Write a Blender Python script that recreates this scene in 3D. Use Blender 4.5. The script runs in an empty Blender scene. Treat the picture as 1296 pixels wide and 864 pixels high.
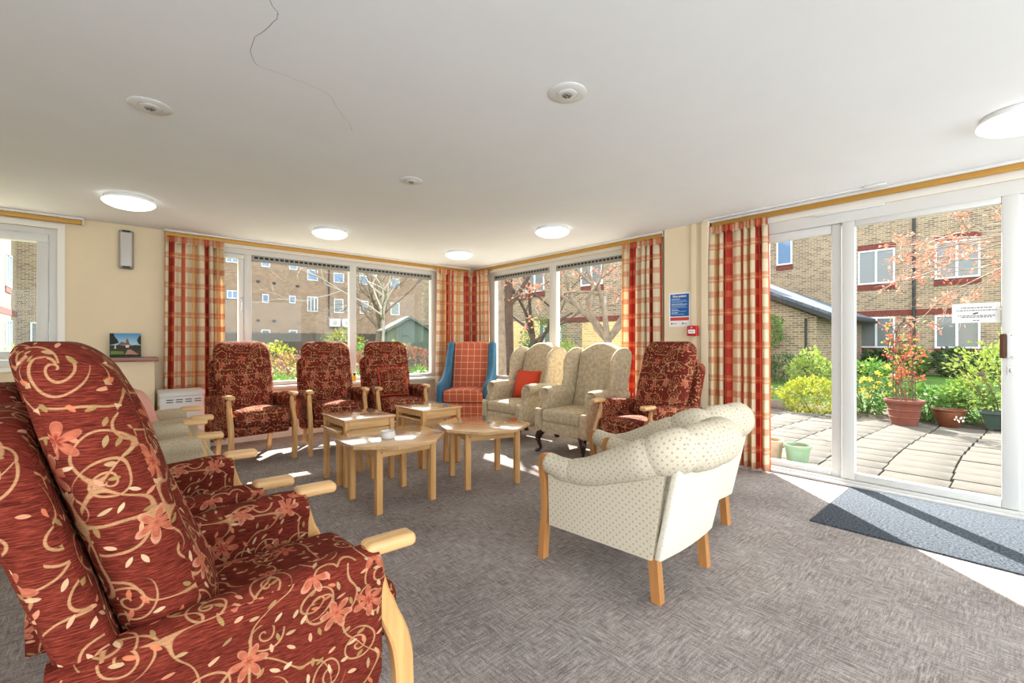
import bpy, bmesh, math, random
from math import sin, cos, pi, radians, sqrt, atan2, tan, exp
from mathutils import Vector, Matrix

random.seed(7)
SC = bpy.context.scene
COL = SC.collection

# ------------------------------------------------------------------ camera
cam_d = bpy.data.cameras.new('camera')
cam_d.sensor_width = 36.0
cam_d.lens = 36.0 * 576.0 / 1296.0
cam_d.clip_start = 0.02
cam_d.clip_end = 300
cam = bpy.data.objects.new('camera', cam_d)
COL.objects.link(cam)
cam.location = (0, 0, 1.15)
cam.rotation_euler = (radians(90), 0, radians(-41.5))
SC.camera = cam

# ------------------------------------------------------------------ light
SKY_STRENGTH = 3.1
SUN_STRENGTH = 14.0
w = bpy.data.worlds.new('sky')
SC.world = w
w.use_nodes = True
bg = w.node_tree.nodes['Background']
bg.inputs['Color'].default_value = (0.90, 0.96, 1.0, 1)
bg.inputs['Strength'].default_value = SKY_STRENGTH
sun_d = bpy.data.lights.new('sun', 'SUN')
sun_d.energy = SUN_STRENGTH
sun_d.angle = radians(0.55)
sun_d.color = (1.0, 0.955, 0.88)
sun = bpy.data.objects.new('sun', sun_d)
COL.objects.link(sun)
SUN_EL = radians(37)
sd = Vector((-0.68 * cos(SUN_EL), -0.733 * cos(SUN_EL), -sin(SUN_EL)))
sun.rotation_euler = sd.to_track_quat('-Z', 'Y').to_euler()
sun.location = (20, 22, 18)

SC.view_settings.view_transform = 'Standard'
SC.view_settings.look = 'None'
SC.view_settings.gamma = 1.0
SC.view_settings.use_curve_mapping = False
SC.view_settings.exposure = 0.72

# ------------------------------------------------------------------ geometry helpers
class G:
    def __init__(s):
        s.v = []; s.f = []
    def add(s, v, f):
        o = len(s.v)
        s.v += [tuple(p) for p in v]
        s.f += [tuple(i + o for i in q) for q in f]
        return s
    def join(s, g):
        return s.add(g.v, g.f)
    def map(s, fn):
        s.v = [tuple(fn(*p)) for p in s.v]
        return s

def rbox(c, size, r=0.0, k=2, m=(1, 1, 1), fn=None):
    """rounded box: centre, full size, edge radius, corner steps, inner divisions"""
    h = [x / 2 for x in size]
    r = min(r, min(h) * 0.999)
    g = G()
    if r <= 1e-6:
        axes = [[-h[a] + 2 * h[a] * i / m[a] for i in range(m[a] + 1)] for a in range(3)]
    else:
        axes = []
        for a in range(3):
            L = []
            for j in range(k, 0, -1):
                L.append(-(h[a] - r) - r * tan(pi / 4 * j / k))
            for i in range(m[a] + 1):
                L.append(-(h[a] - r) + 2 * (h[a] - r) * i / m[a])
            for j in range(1, k + 1):
                L.append((h[a] - r) + r * tan(pi / 4 * j / k))
            axes.append(L)
    idx = {}
    def vert(p):
        if r > 1e-6:
            q = [max(-(h[a] - r), min(h[a] - r, p[a])) for a in range(3)]
            d = [p[a] - q[a] for a in range(3)]
            n = sqrt(sum(x * x for x in d)) or 1
            p = [q[a] + d[a] / n * r for a in range(3)]
        key = (round(p[0], 6), round(p[1], 6), round(p[2], 6))
        if key not in idx:
            idx[key] = len(g.v)
            g.v.append((p[0] + c[0], p[1] + c[1], p[2] + c[2]))
        return idx[key]
    for a in range(3):
        b, cc = (a + 1) % 3, (a + 2) % 3
        for sgn in (-1, 1):
            for i in range(len(axes[b]) - 1):
                for j in range(len(axes[cc]) - 1):
                    q = []
                    for (ii, jj) in ((i, j), (i + 1, j), (i + 1, j + 1), (i, j + 1)):
                        p = [0, 0, 0]
                        p[a] = sgn * h[a]; p[b] = axes[b][ii]; p[cc] = axes[cc][jj]
                        q.append(vert(p))
                    if sgn < 0: q.reverse()
                    q2 = []
                    for t in q:
                        if t not in q2: q2.append(t)
                    if len(q2) >= 3: g.f.append(tuple(q2))
    if fn: g.map(fn)
    return g

def box(x0, x1, y0, y1, z0, z1, r=0.0, k=2):
    return rbox(((x0 + x1) / 2, (y0 + y1) / 2, (z0 + z1) / 2), (abs(x1 - x0), abs(y1 - y0), abs(z1 - z0)), r, k)

def loft(rings, caps=True, closed=True):
    g = G(); n = len(rings[0])
    for R in rings: g.v += [tuple(p) for p in R]
    for i in range(len(rings) - 1):
        for j in range(n if closed else n - 1):
            j2 = (j + 1) % n
            g.f.append((i * n + j, i * n + j2, (i + 1) * n + j2, (i + 1) * n + j))
    if caps:
        g.f.append(tuple(range(n - 1, -1, -1)))
        g.f.append(tuple((len(rings) - 1) * n + j for j in range(n)))
    return g

def tube(path, rad, n=8, caps=True, squash=None):
    P = [Vector(p) for p in path]
    if not hasattr(rad, '__len__'): rad = [rad] * len(P)
    rings = []
    up = None
    for i, p in enumerate(P):
        t = (P[min(i + 1, len(P) - 1)] - P[max(i - 1, 0)]).normalized()
        if up is None:
            up = Vector((0, 0, 1)) if abs(t.z) < 0.9 else Vector((1, 0, 0))
        s = t.cross(up)
        if s.length < 1e-5: s = t.orthogonal()
        s.normalize(); u = s.cross(t).normalized(); up = u
        a, b = (1, 1) if squash is None else squash
        rings.append([p + (s * cos(2 * pi * j / n) * a + u * sin(2 * pi * j / n) * b) * rad[i] for j in range(n)])
    return loft(rings, caps)

def lathe(prof, n=24, c=(0, 0, 0), caps=True):
    rings = [[(c[0] + r * cos(2 * pi * j / n), c[1] + r * sin(2 * pi * j / n), c[2] + z) for j in range(n)] for r, z in prof]
    return loft(rings, caps)

def inset(poly, d):
    n = len(poly); out = []
    A = sum(poly[i][0] * poly[(i + 1) % n][1] - poly[(i + 1) % n][0] * poly[i][1] for i in range(n))
    sg = 1 if A > 0 else -1
    for i in range(n):
        a, b, c = Vector(poly[i - 1]), Vector(poly[i]), Vector(poly[(i + 1) % n])
        e1 = (b - a); e2 = (c - b)
        if e1.length < 1e-9: e1 = e2
        if e2.length < 1e-9: e2 = e1
        e1 = e1.normalized(); e2 = e2.normalized()
        nn = Vector((-e1.y, e1.x)) + Vector((-e2.y, e2.x))
        if nn.length < 1e-6: nn = Vector((-e1.y, e1.x))
        nn.normalize()
        cs = max(0.5, nn.dot(Vector((-e1.y, e1.x))))
        q = b + nn * sg * d / cs
        out.append((q.x, q.y))
    return out

def slab(poly, t0, t1, r=0.01, k=3, to=lambda a, b, t: (a, t, b)):
    """extrude a 2-D outline from t0 to t1 with rounded rims"""
    rings = []
    for j in range(k + 1):
        a = pi / 2 * j / k
        pp = inset(poly, r * (1 - sin(a)))
        rings.append([to(x, y, t0 + r * (1 - cos(a))) for x, y in pp])
    for j in range(k, -1, -1):
        a = pi / 2 * j / k
        pp = inset(poly, r * (1 - sin(a)))
        rings.append([to(x, y, t1 - r * (1 - cos(a))) for x, y in pp])
    return loft(rings)

def smooth_curve(pts, n=6, closed=False):
    """Catmull-Rom through points of any dimension"""
    out = []; N = len(pts); D = len(pts[0])
    rng = range(N) if closed else range(N - 1)
    for i in rng:
        if closed: p = [pts[(i + j - 1) % N] for j in range(4)]
        else: p = [pts[max(0, min(N - 1, i + j - 1))] for j in range(4)]
        for s in range(n):
            t = s / n
            out.append(tuple(0.5 * ((2 * p[1][d]) + (-p[0][d] + p[2][d]) * t + (2 * p[0][d] - 5 * p[1][d] + 4 * p[2][d] - p[3][d]) * t * t
                                    + (-p[0][d] + 3 * p[1][d] - 3 * p[2][d] + p[3][d]) * t ** 3) for d in range(D)))
    if not closed: out.append(tuple(pts[-1]))
    return out

def mk(name, g, mat, parent=None, uvs=None, smooth=40, uvoff=(0, 0)):
    me = bpy.data.meshes.new(name)
    me.from_pydata(g.v, [], g.f)
    me.update()
    uvl = me.uv_layers.new(name='UVMap')
    if uvs:
        for lp in me.loops: uvl.data[lp.index].uv = uvs[lp.vertex_index]
    else:
        vs = me.vertices
        for p in me.polygons:
            n = p.normal; ax, ay, az = abs(n.x), abs(n.y), abs(n.z)
            for li in p.loop_indices:
                co = vs[me.loops[li].vertex_index].co
                if az >= ax and az >= ay: uv = (co.x + uvoff[0], co.y + uvoff[1])
                elif ax >= ay: uv = (co.y + uvoff[0], co.z + uvoff[1])
                else: uv = (co.x + uvoff[0], co.z + uvoff[1])
                uvl.data[li].uv = uv
    if smooth:
        me.polygons.foreach_set('use_smooth', [True] * len(me.polygons))
        me.set_sharp_from_angle(angle=radians(smooth))
    me.materials.append(mat)
    o = bpy.data.objects.new(name, me)
    COL.objects.link(o)
    if parent: o.parent = parent
    return o

def tag(o, label=None, cat=None, group=None, kind=None):
    if label: o['label'] = label
    if cat: o['category'] = cat
    if group: o['group'] = group
    if kind: o['kind'] = kind
    return o

def thing(name, label, cat, loc=(0, 0, 0), rz=0.0, group=None):
    o = bpy.data.objects.new(name, None)
    o.empty_display_size = 0.05
    COL.objects.link(o)
    o.location = loc; o.rotation_euler = (0, 0, radians(rz))
    return tag(o, label, cat, group)

def struct(name, g, mat, label=None, parent=None, smooth=40):
    o = mk(name, g, mat, parent, smooth=smooth)
    o['kind'] = 'structure'
    if label: o['label'] = label
    return o

def copy_tree(o, parent=None):
    c = o.copy(); COL.objects.link(c)
    if parent: c.parent = parent
    for ch in list(o.children): copy_tree(ch, c)
    return c

def dup(o, loc, rz, label, group=None):
    c = copy_tree(o)
    c.location = loc; c.rotation_euler = (0, 0, radians(rz))
    c['label'] = label
    if group: c['group'] = group
    return c

# ------------------------------------------------------------------ materials
def lin(c):
    return tuple(((x / 255) / 12.92 if x <= 10.3 else ((x / 255 + 0.055) / 1.055) ** 2.4) for x in c)

class S:
    """a value socket with arithmetic"""
    def __init__(s, t, k): s.t = t; s.k = k
    def _b(s, op, o, rev=False):
        n = s.t.nodes.new('ShaderNodeMath'); n.operation = op
        a, b = (o, s) if rev else (s, o)
        for i, q in enumerate((a, b)):
            if isinstance(q, S): s.t.links.new(q.k, n.inputs[i])
            elif q is not None: n.inputs[i].default_value = q
        return S(s.t, n.outputs[0])
    def __add__(s, o): return s._b('ADD', o)
    __radd__ = __add__
    def __sub__(s, o): return s._b('SUBTRACT', o)
    def __rsub__(s, o): return s._b('SUBTRACT', o, True)
    def __mul__(s, o): return s._b('MULTIPLY', o)
    __rmul__ = __mul__
    def __truediv__(s, o): return s._b('DIVIDE', o)
    def __lt__(s, o): return s._b('LESS_THAN', o)
    def __gt__(s, o): return s._b('GREATER_THAN', o)
    def mx(s, o): return s._b('MAXIMUM', o)
    def mn(s, o): return s._b('MINIMUM', o)
    def pw(s, o): return s._b('POWER', o)
    def at2(s, o): return s._b('ARCTAN2', o)
    def md(s, o): return s._b('FLOORED_MODULO', o)
    def u(s, op): return s._b(op, None)
    def fr(s): return s.u('FRACT')
    def ab(s): return s.u('ABSOLUTE')
    def cs(s): return s.u('COSINE')
    def sn(s): return s.u('SINE')
    def sq(s): return s.u('SQRT')

class M:
    def __init__(s, name, rough=0.6, metal=0.0):
        s.m = bpy.data.materials.new(name); s.m.use_nodes = True
        s.t = s.m.node_tree; s.n = s.t.nodes
        s.b = s.n['Principled BSDF']
        s.b.inputs['Roughness'].default_value = rough
        s.b.inputs['Metallic'].default_value = metal
        s.out = s.n['Material Output']
    def link(s, a, b): s.t.links.new(a.k if isinstance(a, S) else a, b)
    def coord(s, kind='UV'):
        return s.n.new('ShaderNodeTexCoord').outputs[kind]
    def sep(s, v):
        n = s.n.new('ShaderNodeSeparateXYZ'); s.link(v, n.inputs[0])
        return [S(s.t, n.outputs[i]) for i in range(3)]
    def comb(s, x, y, z=0):
        n = s.n.new('ShaderNodeCombineXYZ')
        for i, q in enumerate((x, y, z)):
            if isinstance(q, S): s.link(q, n.inputs[i])
            else: n.inputs[i].default_value = q
        return n.outputs[0]
    def vscale(s, v, sc):
        n = s.n.new('ShaderNodeVectorMath'); n.operation = 'MULTIPLY'
        s.link(v, n.inputs[0]); n.inputs[1].default_value = sc
        return n.outputs[0]
    def noise(s, v, scale, detail=2, rough=0.5, out=0):
        n = s.n.new('ShaderNodeTexNoise'); s.link(v, n.inputs['Vector'])
        n.inputs['Scale'].default_value = scale; n.inputs['Detail'].default_value = detail
        n.inputs['Roughness'].default_value = rough
        return S(s.t, n.outputs[0]) if out == 0 else n.outputs[1]
    def voro(s, v, scale=1.0, rnd=1.0, dim='2D'):
        n = s.n.new('ShaderNodeTexVoronoi'); n.voronoi_dimensions = dim
        s.link(v, n.inputs['Vector']); n.inputs['Scale'].default_value = scale
        n.inputs['Randomness'].default_value = rnd
        return n
    def mixc(s, f, a, b, mode='MIX'):
        n = s.n.new('ShaderNodeMix'); n.data_type = 'RGBA'; n.blend_type = mode
        for q, i in ((f, 0), (a, 6), (b, 7)):
            if isinstance(q, S): s.link(q, n.inputs[i])
            elif isinstance(q, (int, float)): n.inputs[i].default_value = q
            elif isinstance(q, tuple): n.inputs[i].default_value = (*q, 1) if len(q) == 3 else q
            else: s.link(q, n.inputs[i])
        return n.outputs[2]
    def ramp(s, f, stops):
        n = s.n.new('ShaderNodeValToRGB'); s.link(f, n.inputs[0])
        e = n.color_ramp.elements
        while len(e) < len(stops): e.new(0.5)
        for el, (p, c) in zip(e, stops):
            el.position = p; el.color = (*c, 1)
        return n.outputs[0]
    def smooth(s, f, a, b):
        n = s.n.new('ShaderNodeMapRange'); n.interpolation_type = 'SMOOTHSTEP'
        s.link(f, n.inputs[0]); n.inputs[1].default_value = a; n.inputs[2].default_value = b
        return S(s.t, n.outputs[0])
    def color(s, c):
        if isinstance(c, tuple): s.b.inputs['Base Color'].default_value = (*c, 1)
        else: s.link(c, s.b.inputs['Base Color'])
        return s
    def bump(s, h, strength=0.3, dist=0.01):
        n = s.n.new('ShaderNodeBump'); n.inputs['Strength'].default_value = strength
        n.inputs['Distance'].default_value = dist
        s.link(h, n.inputs['Height']); s.link(n.outputs[0], s.b.inputs['Normal'])
        return s

def plain(name, c, rough=0.5, metal=0.0, var=0.0, scale=20, bump=0.0, spec=None):
    m = M(name, rough, metal)
    L = lin(c)
    if var or bump:
        nz = m.noise(m.coord('Object'), scale, 4, 0.6)
        if var:
            m.color(m.mixc(m.smooth(nz, 0.25, 0.75), tuple(x * (1 - var) for x in L), tuple(min(1, x * (1 + var)) for x in L)))
        else: m.color(L)
        if bump: m.bump(nz, bump, 0.01)
    else: m.color(L)
    if spec is not None: m.b.inputs['Specular IOR Level'].default_value = spec
    return m.m

def floral_material():
    """rust chenille with curling vines, flowers and small leaves"""
    m = M('rust_floral_chenille', 0.85)
    m.b.inputs['Specular IOR Level'].default_value = 0.1
    uv = m.coord('UV')
    wob = m.noise(uv, 9, 1, 0.5, out=1)
    n = m.n.new('ShaderNodeVectorMath'); n.operation = 'MULTIPLY_ADD'
    m.link(wob, n.inputs[0]); n.inputs[1].default_value = (0.03, 0.03, 0); m.link(uv, n.inputs[2])
    p = n.outputs[0]
    def cell(sc, rnd, off):
        a = m.n.new('ShaderNodeVectorMath'); a.operation = 'MULTIPLY_ADD'
        m.link(p, a.inputs[0]); a.inputs[1].default_value = (sc * 1.12, sc * 1.12, 0); a.inputs[2].default_value = off
        v = m.voro(a.outputs[0], 1.0, rnd)
        d = m.n.new('ShaderNodeVectorMath'); d.operation = 'SUBTRACT'
        m.link(a.outputs[0], d.inputs[0]); m.link(v.outputs['Position'], d.inputs[1])
        x, y, _ = m.sep(d.outputs[0]); cr, cg, cb = m.sep(v.outputs['Color'])
        return x, y, cr, cg, cb
    # streaked chenille ground
    u_, v_, _ = m.sep(uv)
    st = m.noise(m.comb(u_ * 35, v_ * 420), 1.0, 3, 0.7)
    ground = m.ramp(st, [(0.28, lin((58, 20, 14))), (0.5, lin((108, 40, 29))), (0.75, lin((148, 68, 50)))])
    # vines: winding contour lines of a soft noise
    nz = m.noise(p, 9.0, 0.0)
    vine = m.smooth(((nz - 0.5).ab()), 0.006, 0.015)
    # scrolls: spirals in cells
    x, y, cr, cg, cb = cell(8.2, 0.75, (3.1, 1.7, 0))
    r = (x * x + y * y).sq()
    sgn = (cg > 0.5) * 2 - 1
    th = y.at2(x) * sgn * (1 / (2 * pi)) + cr
    d = ((r / 0.20 - th).fr() - 0.5).ab() * 0.20
    spir = m.smooth(d, 0.012, 0.026)
    spir = spir.mx(m.smooth(r, 0.40, 0.42)).mx(cb < 0.2)
    lines = 1 - spir.mn(vine)
    tw = m.noise(uv, 260, 1)
    col = m.mixc(lines * (0.42 + 0.5 * tw), ground, lin((200, 152, 108)))
    # leaves
    x, y, cr, cg, cb = cell(27, 0.9, (0.3, 7.7, 0))
    a = cr * (2 * pi); c_, s_ = a.cs(), a.sn()
    lx = x * c_ + y * s_; ly = y * c_ - x * s_
    e = (lx / 0.36) * (lx / 0.36) + ((ly.ab() + 0.04) / 0.17).pw(1.6)
    leaf = (1 - m.smooth(e, 0.8, 1.0)) * (cg > 0.34)
    lc = m.ramp(cb, [(0.3, lin((160, 128, 82))), (0.6, lin((222, 188, 150))), (0.9, lin((206, 120, 86)))])
    col = m.mixc(leaf * 0.85, col, lc)
    # flowers
    x, y, cr, cg, cb = cell(6.4, 0.8, (9.2, 4.4, 0))
    r = (x * x + y * y).sq()
    th = y.at2(x) + cr * 6.28
    pet = 0.06 + 0.22 * (th * 3.0).cs().ab().pw(1.1)
    e = r / pet
    fl = (1 - m.smooth(e, 0.93, 1.0)) * (cg > 0.3)
    fc = m.ramp(e * 0.8 + cb * 0.25, [(0.2, lin((150, 62, 44))), (0.35, lin((196, 112, 84))), (0.72, lin((172, 92, 68))), (0.95, lin((204, 146, 116)))])
    col = m.mixc(fl * 0.9, col, fc)
    col = m.mixc(0.45, col, m.ramp(st, [(0.3, (0.45, 0.42, 0.40)), (0.6, (1.15, 1.15, 1.15))]), 'MULTIPLY')
    m.color(col)
    m.bump(st * 0.6 + lines * 0.3 + fl * 0.4 + leaf * 0.4, 0.25, 0.004)
    return m.m

def plaid_material():
    m = M('curtain_plaid', 0.8)
    m.b.inputs['Specular IOR Level'].default_value = 0.1
    u_, v_, _ = m.sep(m.coord('UV'))
    def band(co, rep, a, b):
        f = (co / rep).fr()
        return (f > a) * (f < b)
    weave = m.noise(m.comb(u_ * 600, v_ * 60), 1, 2)
    cream = m.mixc(weave, lin((232, 214, 178)), lin((246, 233, 205)))
    c = cream
    c = m.mixc(band(u_, 0.58, 0.02, 0.18), c, lin((226, 182, 126)))
    c = m.mixc(band(u_, 0.58, 0.36, 0.60), c, lin((190, 66, 54)))
    c = m.mixc(band(u_, 0.58, 0.46, 0.485), c, lin((220, 140, 104)))
    c = m.mixc(band(u_, 0.58, 0.78, 0.85), c, lin((212, 112, 82)))
    h = band(v_, 0.31, 0.05, 0.24).mx(band(v_, 0.31, 0.50, 0.56)).mx(band(v_, 0.31, 0.60, 0.70))
    c = m.mixc(h * 0.55, c, lin((218, 124, 80)))
    thin = band(v_, 0.31, 0.56, 0.60)
    c = m.mixc(thin * 0.5, c, lin((240, 190, 140)))
    m.color(c)
    tr = m.n.new('ShaderNodeBsdfTranslucent'); m.link(c, tr.inputs['Color'])
    mx = m.n.new('ShaderNodeMixShader'); mx.inputs[0].default_value = 0.3
    m.link(m.b.outputs[0], mx.inputs[1]); m.link(tr.outputs[0], mx.inputs[2])
    m.link(mx.outputs[0], m.out.inputs[0])
    return m.m

def carpet_material():
    m = M('grey_carpet', 0.95)
    m.b.inputs['Specular IOR Level'].default_value = 0.05
    u_, v_, _ = m.sep(m.coord('UV'))
    a = m.noise(m.comb(u_ * 13, v_ * 95), 1, 4, 0.75)
    b = m.noise(m.comb(u_ * 95, v_ * 13), 1, 4, 0.75)
    big = m.noise(m.comb(u_, v_), 2.2, 2)
    patch = m.smooth(m.noise(m.comb(u_, v_), 6, 4, 0.7), 0.3, 0.7)
    st = a * patch + b * (1 - patch)
    fine = m.noise(m.comb(u_ * 230, v_ * 230), 1, 2, 0.6)
    t = st * 0.95 + fine * 0.45 + big * 0.2 - 0.30
    c = m.ramp(t, [(0.30, lin((92, 84, 82))), (0.47, lin((142, 132, 128))), (0.60, lin((176, 167, 162))), (0.75, lin((208, 201, 196)))])
    m.color(c); m.bump(fine + st, 0.5, 0.004)
    return m.m

def wood_material(name, c, axis=2, k=0.16, rough=0.35):
    m = M(name, rough)
    sc = [34, 34, 34]; sc[axis] = 2.2
    v = m.vscale(m.coord('Object'), tuple(sc))
    nz = m.noise(v, 1.0, 5, 0.6)
    L = lin(c)
    m.color(m.mixc(m.smooth(nz, 0.3, 0.7), tuple(x * (1 - k) for x in L), tuple(min(1, x * (1 + k)) for x in L)))
    m.b.inputs['Coat Weight'].default_value = 0.15
    m.b.inputs['Coat Roughness'].default_value = 0.15
    return m.m

def brick_material(name, c1, c2, mortar, scale=1.0, rough=0.9, bw=0.225, bh=0.075):
    m = M(name, rough)
    uv = m.coord('UV')
    n = m.n.new('ShaderNodeTexBrick')
    m.link(uv, n.inputs['Vector'])
    n.inputs['Scale'].default_value = scale
    n.inputs['Brick Width'].default_value = bw; n.inputs['Row Height'].default_value = bh
    n.inputs['Mortar Size'].default_value = 0.011; n.inputs['Mortar Smooth'].default_value = 0.2
    n.inputs['Bias'].default_value = 0.0
    n.inputs['Color1'].default_value = (*lin(c1), 1); n.inputs['Color2'].default_value = (*lin(c2), 1)
    n.inputs['Mortar'].default_value = (*lin(mortar), 1)
    nz = m.noise(uv, 1.3, 4, 0.6)
    m.color(m.mixc(0.5, n.outputs[0], m.mixc(nz, (0.55, 0.5, 0.46), (1.25, 1.2, 1.12)), 'MULTIPLY'))
    m.bump(S(m.t, n.outputs[1]) * -1.0, 0.4, 0.01)
    return m.m

def glass_material(name, tint=(0.985, 0.992, 0.988)):
    m = M(name)
    tr = m.n.new('ShaderNodeBsdfTransparent'); tr.inputs[0].default_value = (*tint, 1)
    gl = m.n.new('ShaderNodeBsdfGlossy'); gl.inputs['Roughness'].default_value = 0.01
    ge = m.n.new('ShaderNodeNewGeometry')
    dt = m.n.new('ShaderNodeVectorMath'); dt.operation = 'DOT_PRODUCT'
    m.link(ge.outputs['Incoming'], dt.inputs[0]); m.link(ge.outputs['Normal'], dt.inputs[1])
    fr = (1 - S(m.t, dt.outputs['Value']).ab()).pw(5.0) * 0.9 + 0.014     # same from both faces
    mx = m.n.new('ShaderNodeMixShader')
    m.link(fr, mx.inputs[0]); m.link(tr.outputs[0], mx.inputs[1]); m.link(gl.outputs[0], mx.inputs[2])
    m.link(mx.outputs[0], m.out.inputs[0])
    return m.m

def leaf_material(name, c1, c2, scale=9):
    m = M(name, 0.6)
    nz = m.noise(m.coord('Object'), scale, 3, 0.7)
    c = m.mixc(m.smooth(nz, 0.3, 0.7), lin(c1), lin(c2))
    m.color(c)
    tr = m.n.new('ShaderNodeBsdfTranslucent'); m.link(c, tr.inputs['Color'])
    mx = m.n.new('ShaderNodeMixShader'); mx.inputs[0].default_value = 0.35
    m.link(m.b.outputs[0], mx.inputs[1]); m.link(tr.outputs[0], mx.inputs[2])
    m.link(mx.outputs[0], m.out.inputs[0])
    return m.m

def tweed_material(name, c1, c2, scale=140, stretch=1.0, dots=None):
    m = M(name, 0.9)
    m.b.inputs['Specular IOR Level'].default_value = 0.15
    u_, v_, _ = m.sep(m.coord('UV'))
    nz = m.noise(m.comb(u_ * stretch, v_), scale, 3, 0.7)
    c = m.mixc(m.smooth(nz, 0.3, 0.7), lin(c1), lin(c2))
    if dots:
        sp, rad, dc = dots
        a = (u_ + v_) / sp; b = (u_ - v_) / sp
        x = a.fr() - 0.5; y = b.fr() - 0.5
        r = (x * x + y * y).sq()
        c = m.mixc((1 - m.smooth(r, rad * 0.7, rad)) * 0.6, c, lin(dc))
    m.color(c); m.bump(nz, 0.25, 0.003)
    return m.m

def check_material():
    m = M('orange_windowpane_check', 0.8)
    u_, v_, _ = m.sep(m.coord('UV'))
    nz = m.noise(m.comb(u_, v_), 160, 2)
    base = m.mixc(nz, lin((168, 74, 52)), lin((204, 104, 76)))
    rep = 0.092
    def ln(q): return ((q / rep).fr() - 0.5).ab() < 0.035
    l = ln(u_).mx(ln(v_ + 0.02))
    m.color(m.mixc(l * 0.8, base, lin((238, 196, 148))))
    m.bump(nz, 0.15, 0.003)
    return m.m

FLORAL = floral_material()
PLAID = plaid_material()
CARPET = carpet_material()
BEECH_V = wood_material('beech_upright', (214, 164, 104), 2)
BEECH_X = wood_material('beech_lengthways', (222, 176, 118), 0)
BEECH_TOP = wood_material('beech_table_top', (214, 172, 124), 0, 0.12, 0.16)
BEECH_TOP.node_tree.nodes['Principled BSDF'].inputs['Coat Weight'].default_value = 0.9
BEECH_TOP.node_tree.nodes['Principled BSDF'].inputs['Coat Roughness'].default_value = 0.07
DARKWOOD = wood_material('dark_mahogany', (58, 32, 24), 2, 0.3, 0.25)
OAK_SHELF = wood_material('brown_shelf_wood', (138, 76, 42), 0, 0.2)
CEILING = plain('white_ceiling_paint', (234, 236, 238), 0.9, var=0.012, scale=3)
WALL = plain('cream_wall_paint', (232, 214, 182), 0.85, var=0.02, scale=4)
WHITE = plain('white_upvc', (218, 217, 213), 0.35)
WHITEP = plain('white_plastic', (224, 224, 222), 0.4)
WHITE_GLOSS = plain('white_gloss_paint', (240, 236, 226), 0.4)
OPAL = plain('opal_diffuser', (246, 246, 246), 0.18)
OPAL.node_tree.nodes['Principled BSDF'].inputs['Emission Color'].default_value = (1, .96, .9, 1)
OPAL.node_tree.nodes['Principled BSDF'].inputs['Emission Strength'].default_value = 1.3  # glow added to brighten the room; the fittings themselves are off
GREYP = plain('grey_plastic', (150, 148, 142), 0.45)
SILVER = plain('brushed_metal', (190, 190, 188), 0.3, 0.9)
BRASS = plain('gold_rail', (190, 142, 62), 0.45, 0.3)
BLACKP = plain('black_rubber', (24, 24, 24), 0.6)
BRONZE = plain('bronze_handle', (88, 52, 34), 0.4, 0.5)
GLASS = glass_material('window_glass')
PANE = plain('dark_far_pane', (104, 108, 108), 0.08)
PANE_SKY = plain('bluish_far_pane', (92, 116, 144), 0.05)
BEIGE_TWEED = tweed_material('beige_tweed', (160, 142, 116), (204, 188, 160), 180)
GREY_PIPE = plain('grey_blue_piping', (128, 136, 142), 0.8)
DAMASK = tweed_material('stone_damask', (178, 160, 132), (208, 194, 166), 22)
CREAM_DOT = tweed_material('cream_dotted_weave', (200, 188, 164), (222, 212, 192), 240, dots=(0.034, 0.22, (150, 130, 104)))
CREAM_BACK = tweed_material('cream_plain_weave', (216, 208, 190), (236, 230, 214), 240, dots=(0.036, 0.2, (206, 196, 176)))
TEAL = plain('teal_velvet', (34, 92, 122), 0.6, var=0.12, scale=10)
CHECK = check_material()
REDCUSH = tweed_material('coral_red_weave', (196, 62, 40), (226, 90, 62), 220)
PINKC = tweed_material('pink_weave', (216, 150, 136), (236, 178, 162), 220)
MAT_BLUE = tweed_material('blue_grey_matting', (38, 43, 50), (92, 99, 108), 75)
RED = plain('red_plastic', (196, 30, 32), 0.35)
PAPER = plain('white_paper', (240, 240, 238), 0.7)
BLUE = plain('poster_blue', (18, 92, 168), 0.5)
POSTER_RED = plain('poster_red', (206, 66, 60), 0.5)
GREYTXT = plain('grey_print', (120, 120, 118), 0.8)
DARKTXT = plain('dark_print', (60, 62, 64), 0.8)
CRACK = plain('hairline_gap', (150, 146, 140), 0.9)
CERAMIC = plain('white_ceramic', (232, 230, 224), 0.2)
YELLOW = plain('yellow_liquid', (232, 190, 70), 0.2)

# ------------------------------------------------------------------ room shell
CZ = 2.31
YW = 5.95      # inner face, window wall on the left
XW = 4.42      # inner face, wall on the right
floor = struct('floor', box(-2.3, XW + 0.1, -2.7, YW + 0.1, -0.06, 0.0), CARPET, 'grey flecked carpet floor')
ceiling = struct('ceiling', box(-2.3, XW + 0.42, -2.7, YW + 0.42, CZ, CZ + 0.2), CEILING, 'smooth white ceiling')
cr_pts = [(0.37, 1.66), (0.44, 1.74), (0.45, 1.78), (0.42, 1.95), (0.45, 2.13), (0.57, 2.14), (0.74, 2.16), (0.9, 2.32), (1.0, 2.46)]
cr_pts = [(x + random.uniform(-.008, .008), y + random.uniform(-.008, .008)) for x, y in smooth_curve(cr_pts, 4)]
g = G()
for i in range(len(cr_pts) - 1):
    a, b = Vector(cr_pts[i]), Vector(cr_pts[i + 1])
    t = (b - a).normalized(); n = Vector((-t.y, t.x)) * (0.0011 if i < 17 else 0.0006)
    g.add([(a.x - n.x, a.y - n.y, CZ - 0.0006), (a.x + n.x, a.y + n.y, CZ - 0.0006), (b.x + n.x, b.y + n.y, CZ - 0.0006), (b.x - n.x, b.y - n.y, CZ - 0.0006)], [(0, 1, 2, 3)])
mk('crack', g, CRACK, ceiling)

def multi(*boxes):
    g = G()
    for b in boxes: g.join(box(*b))
    return g

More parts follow.
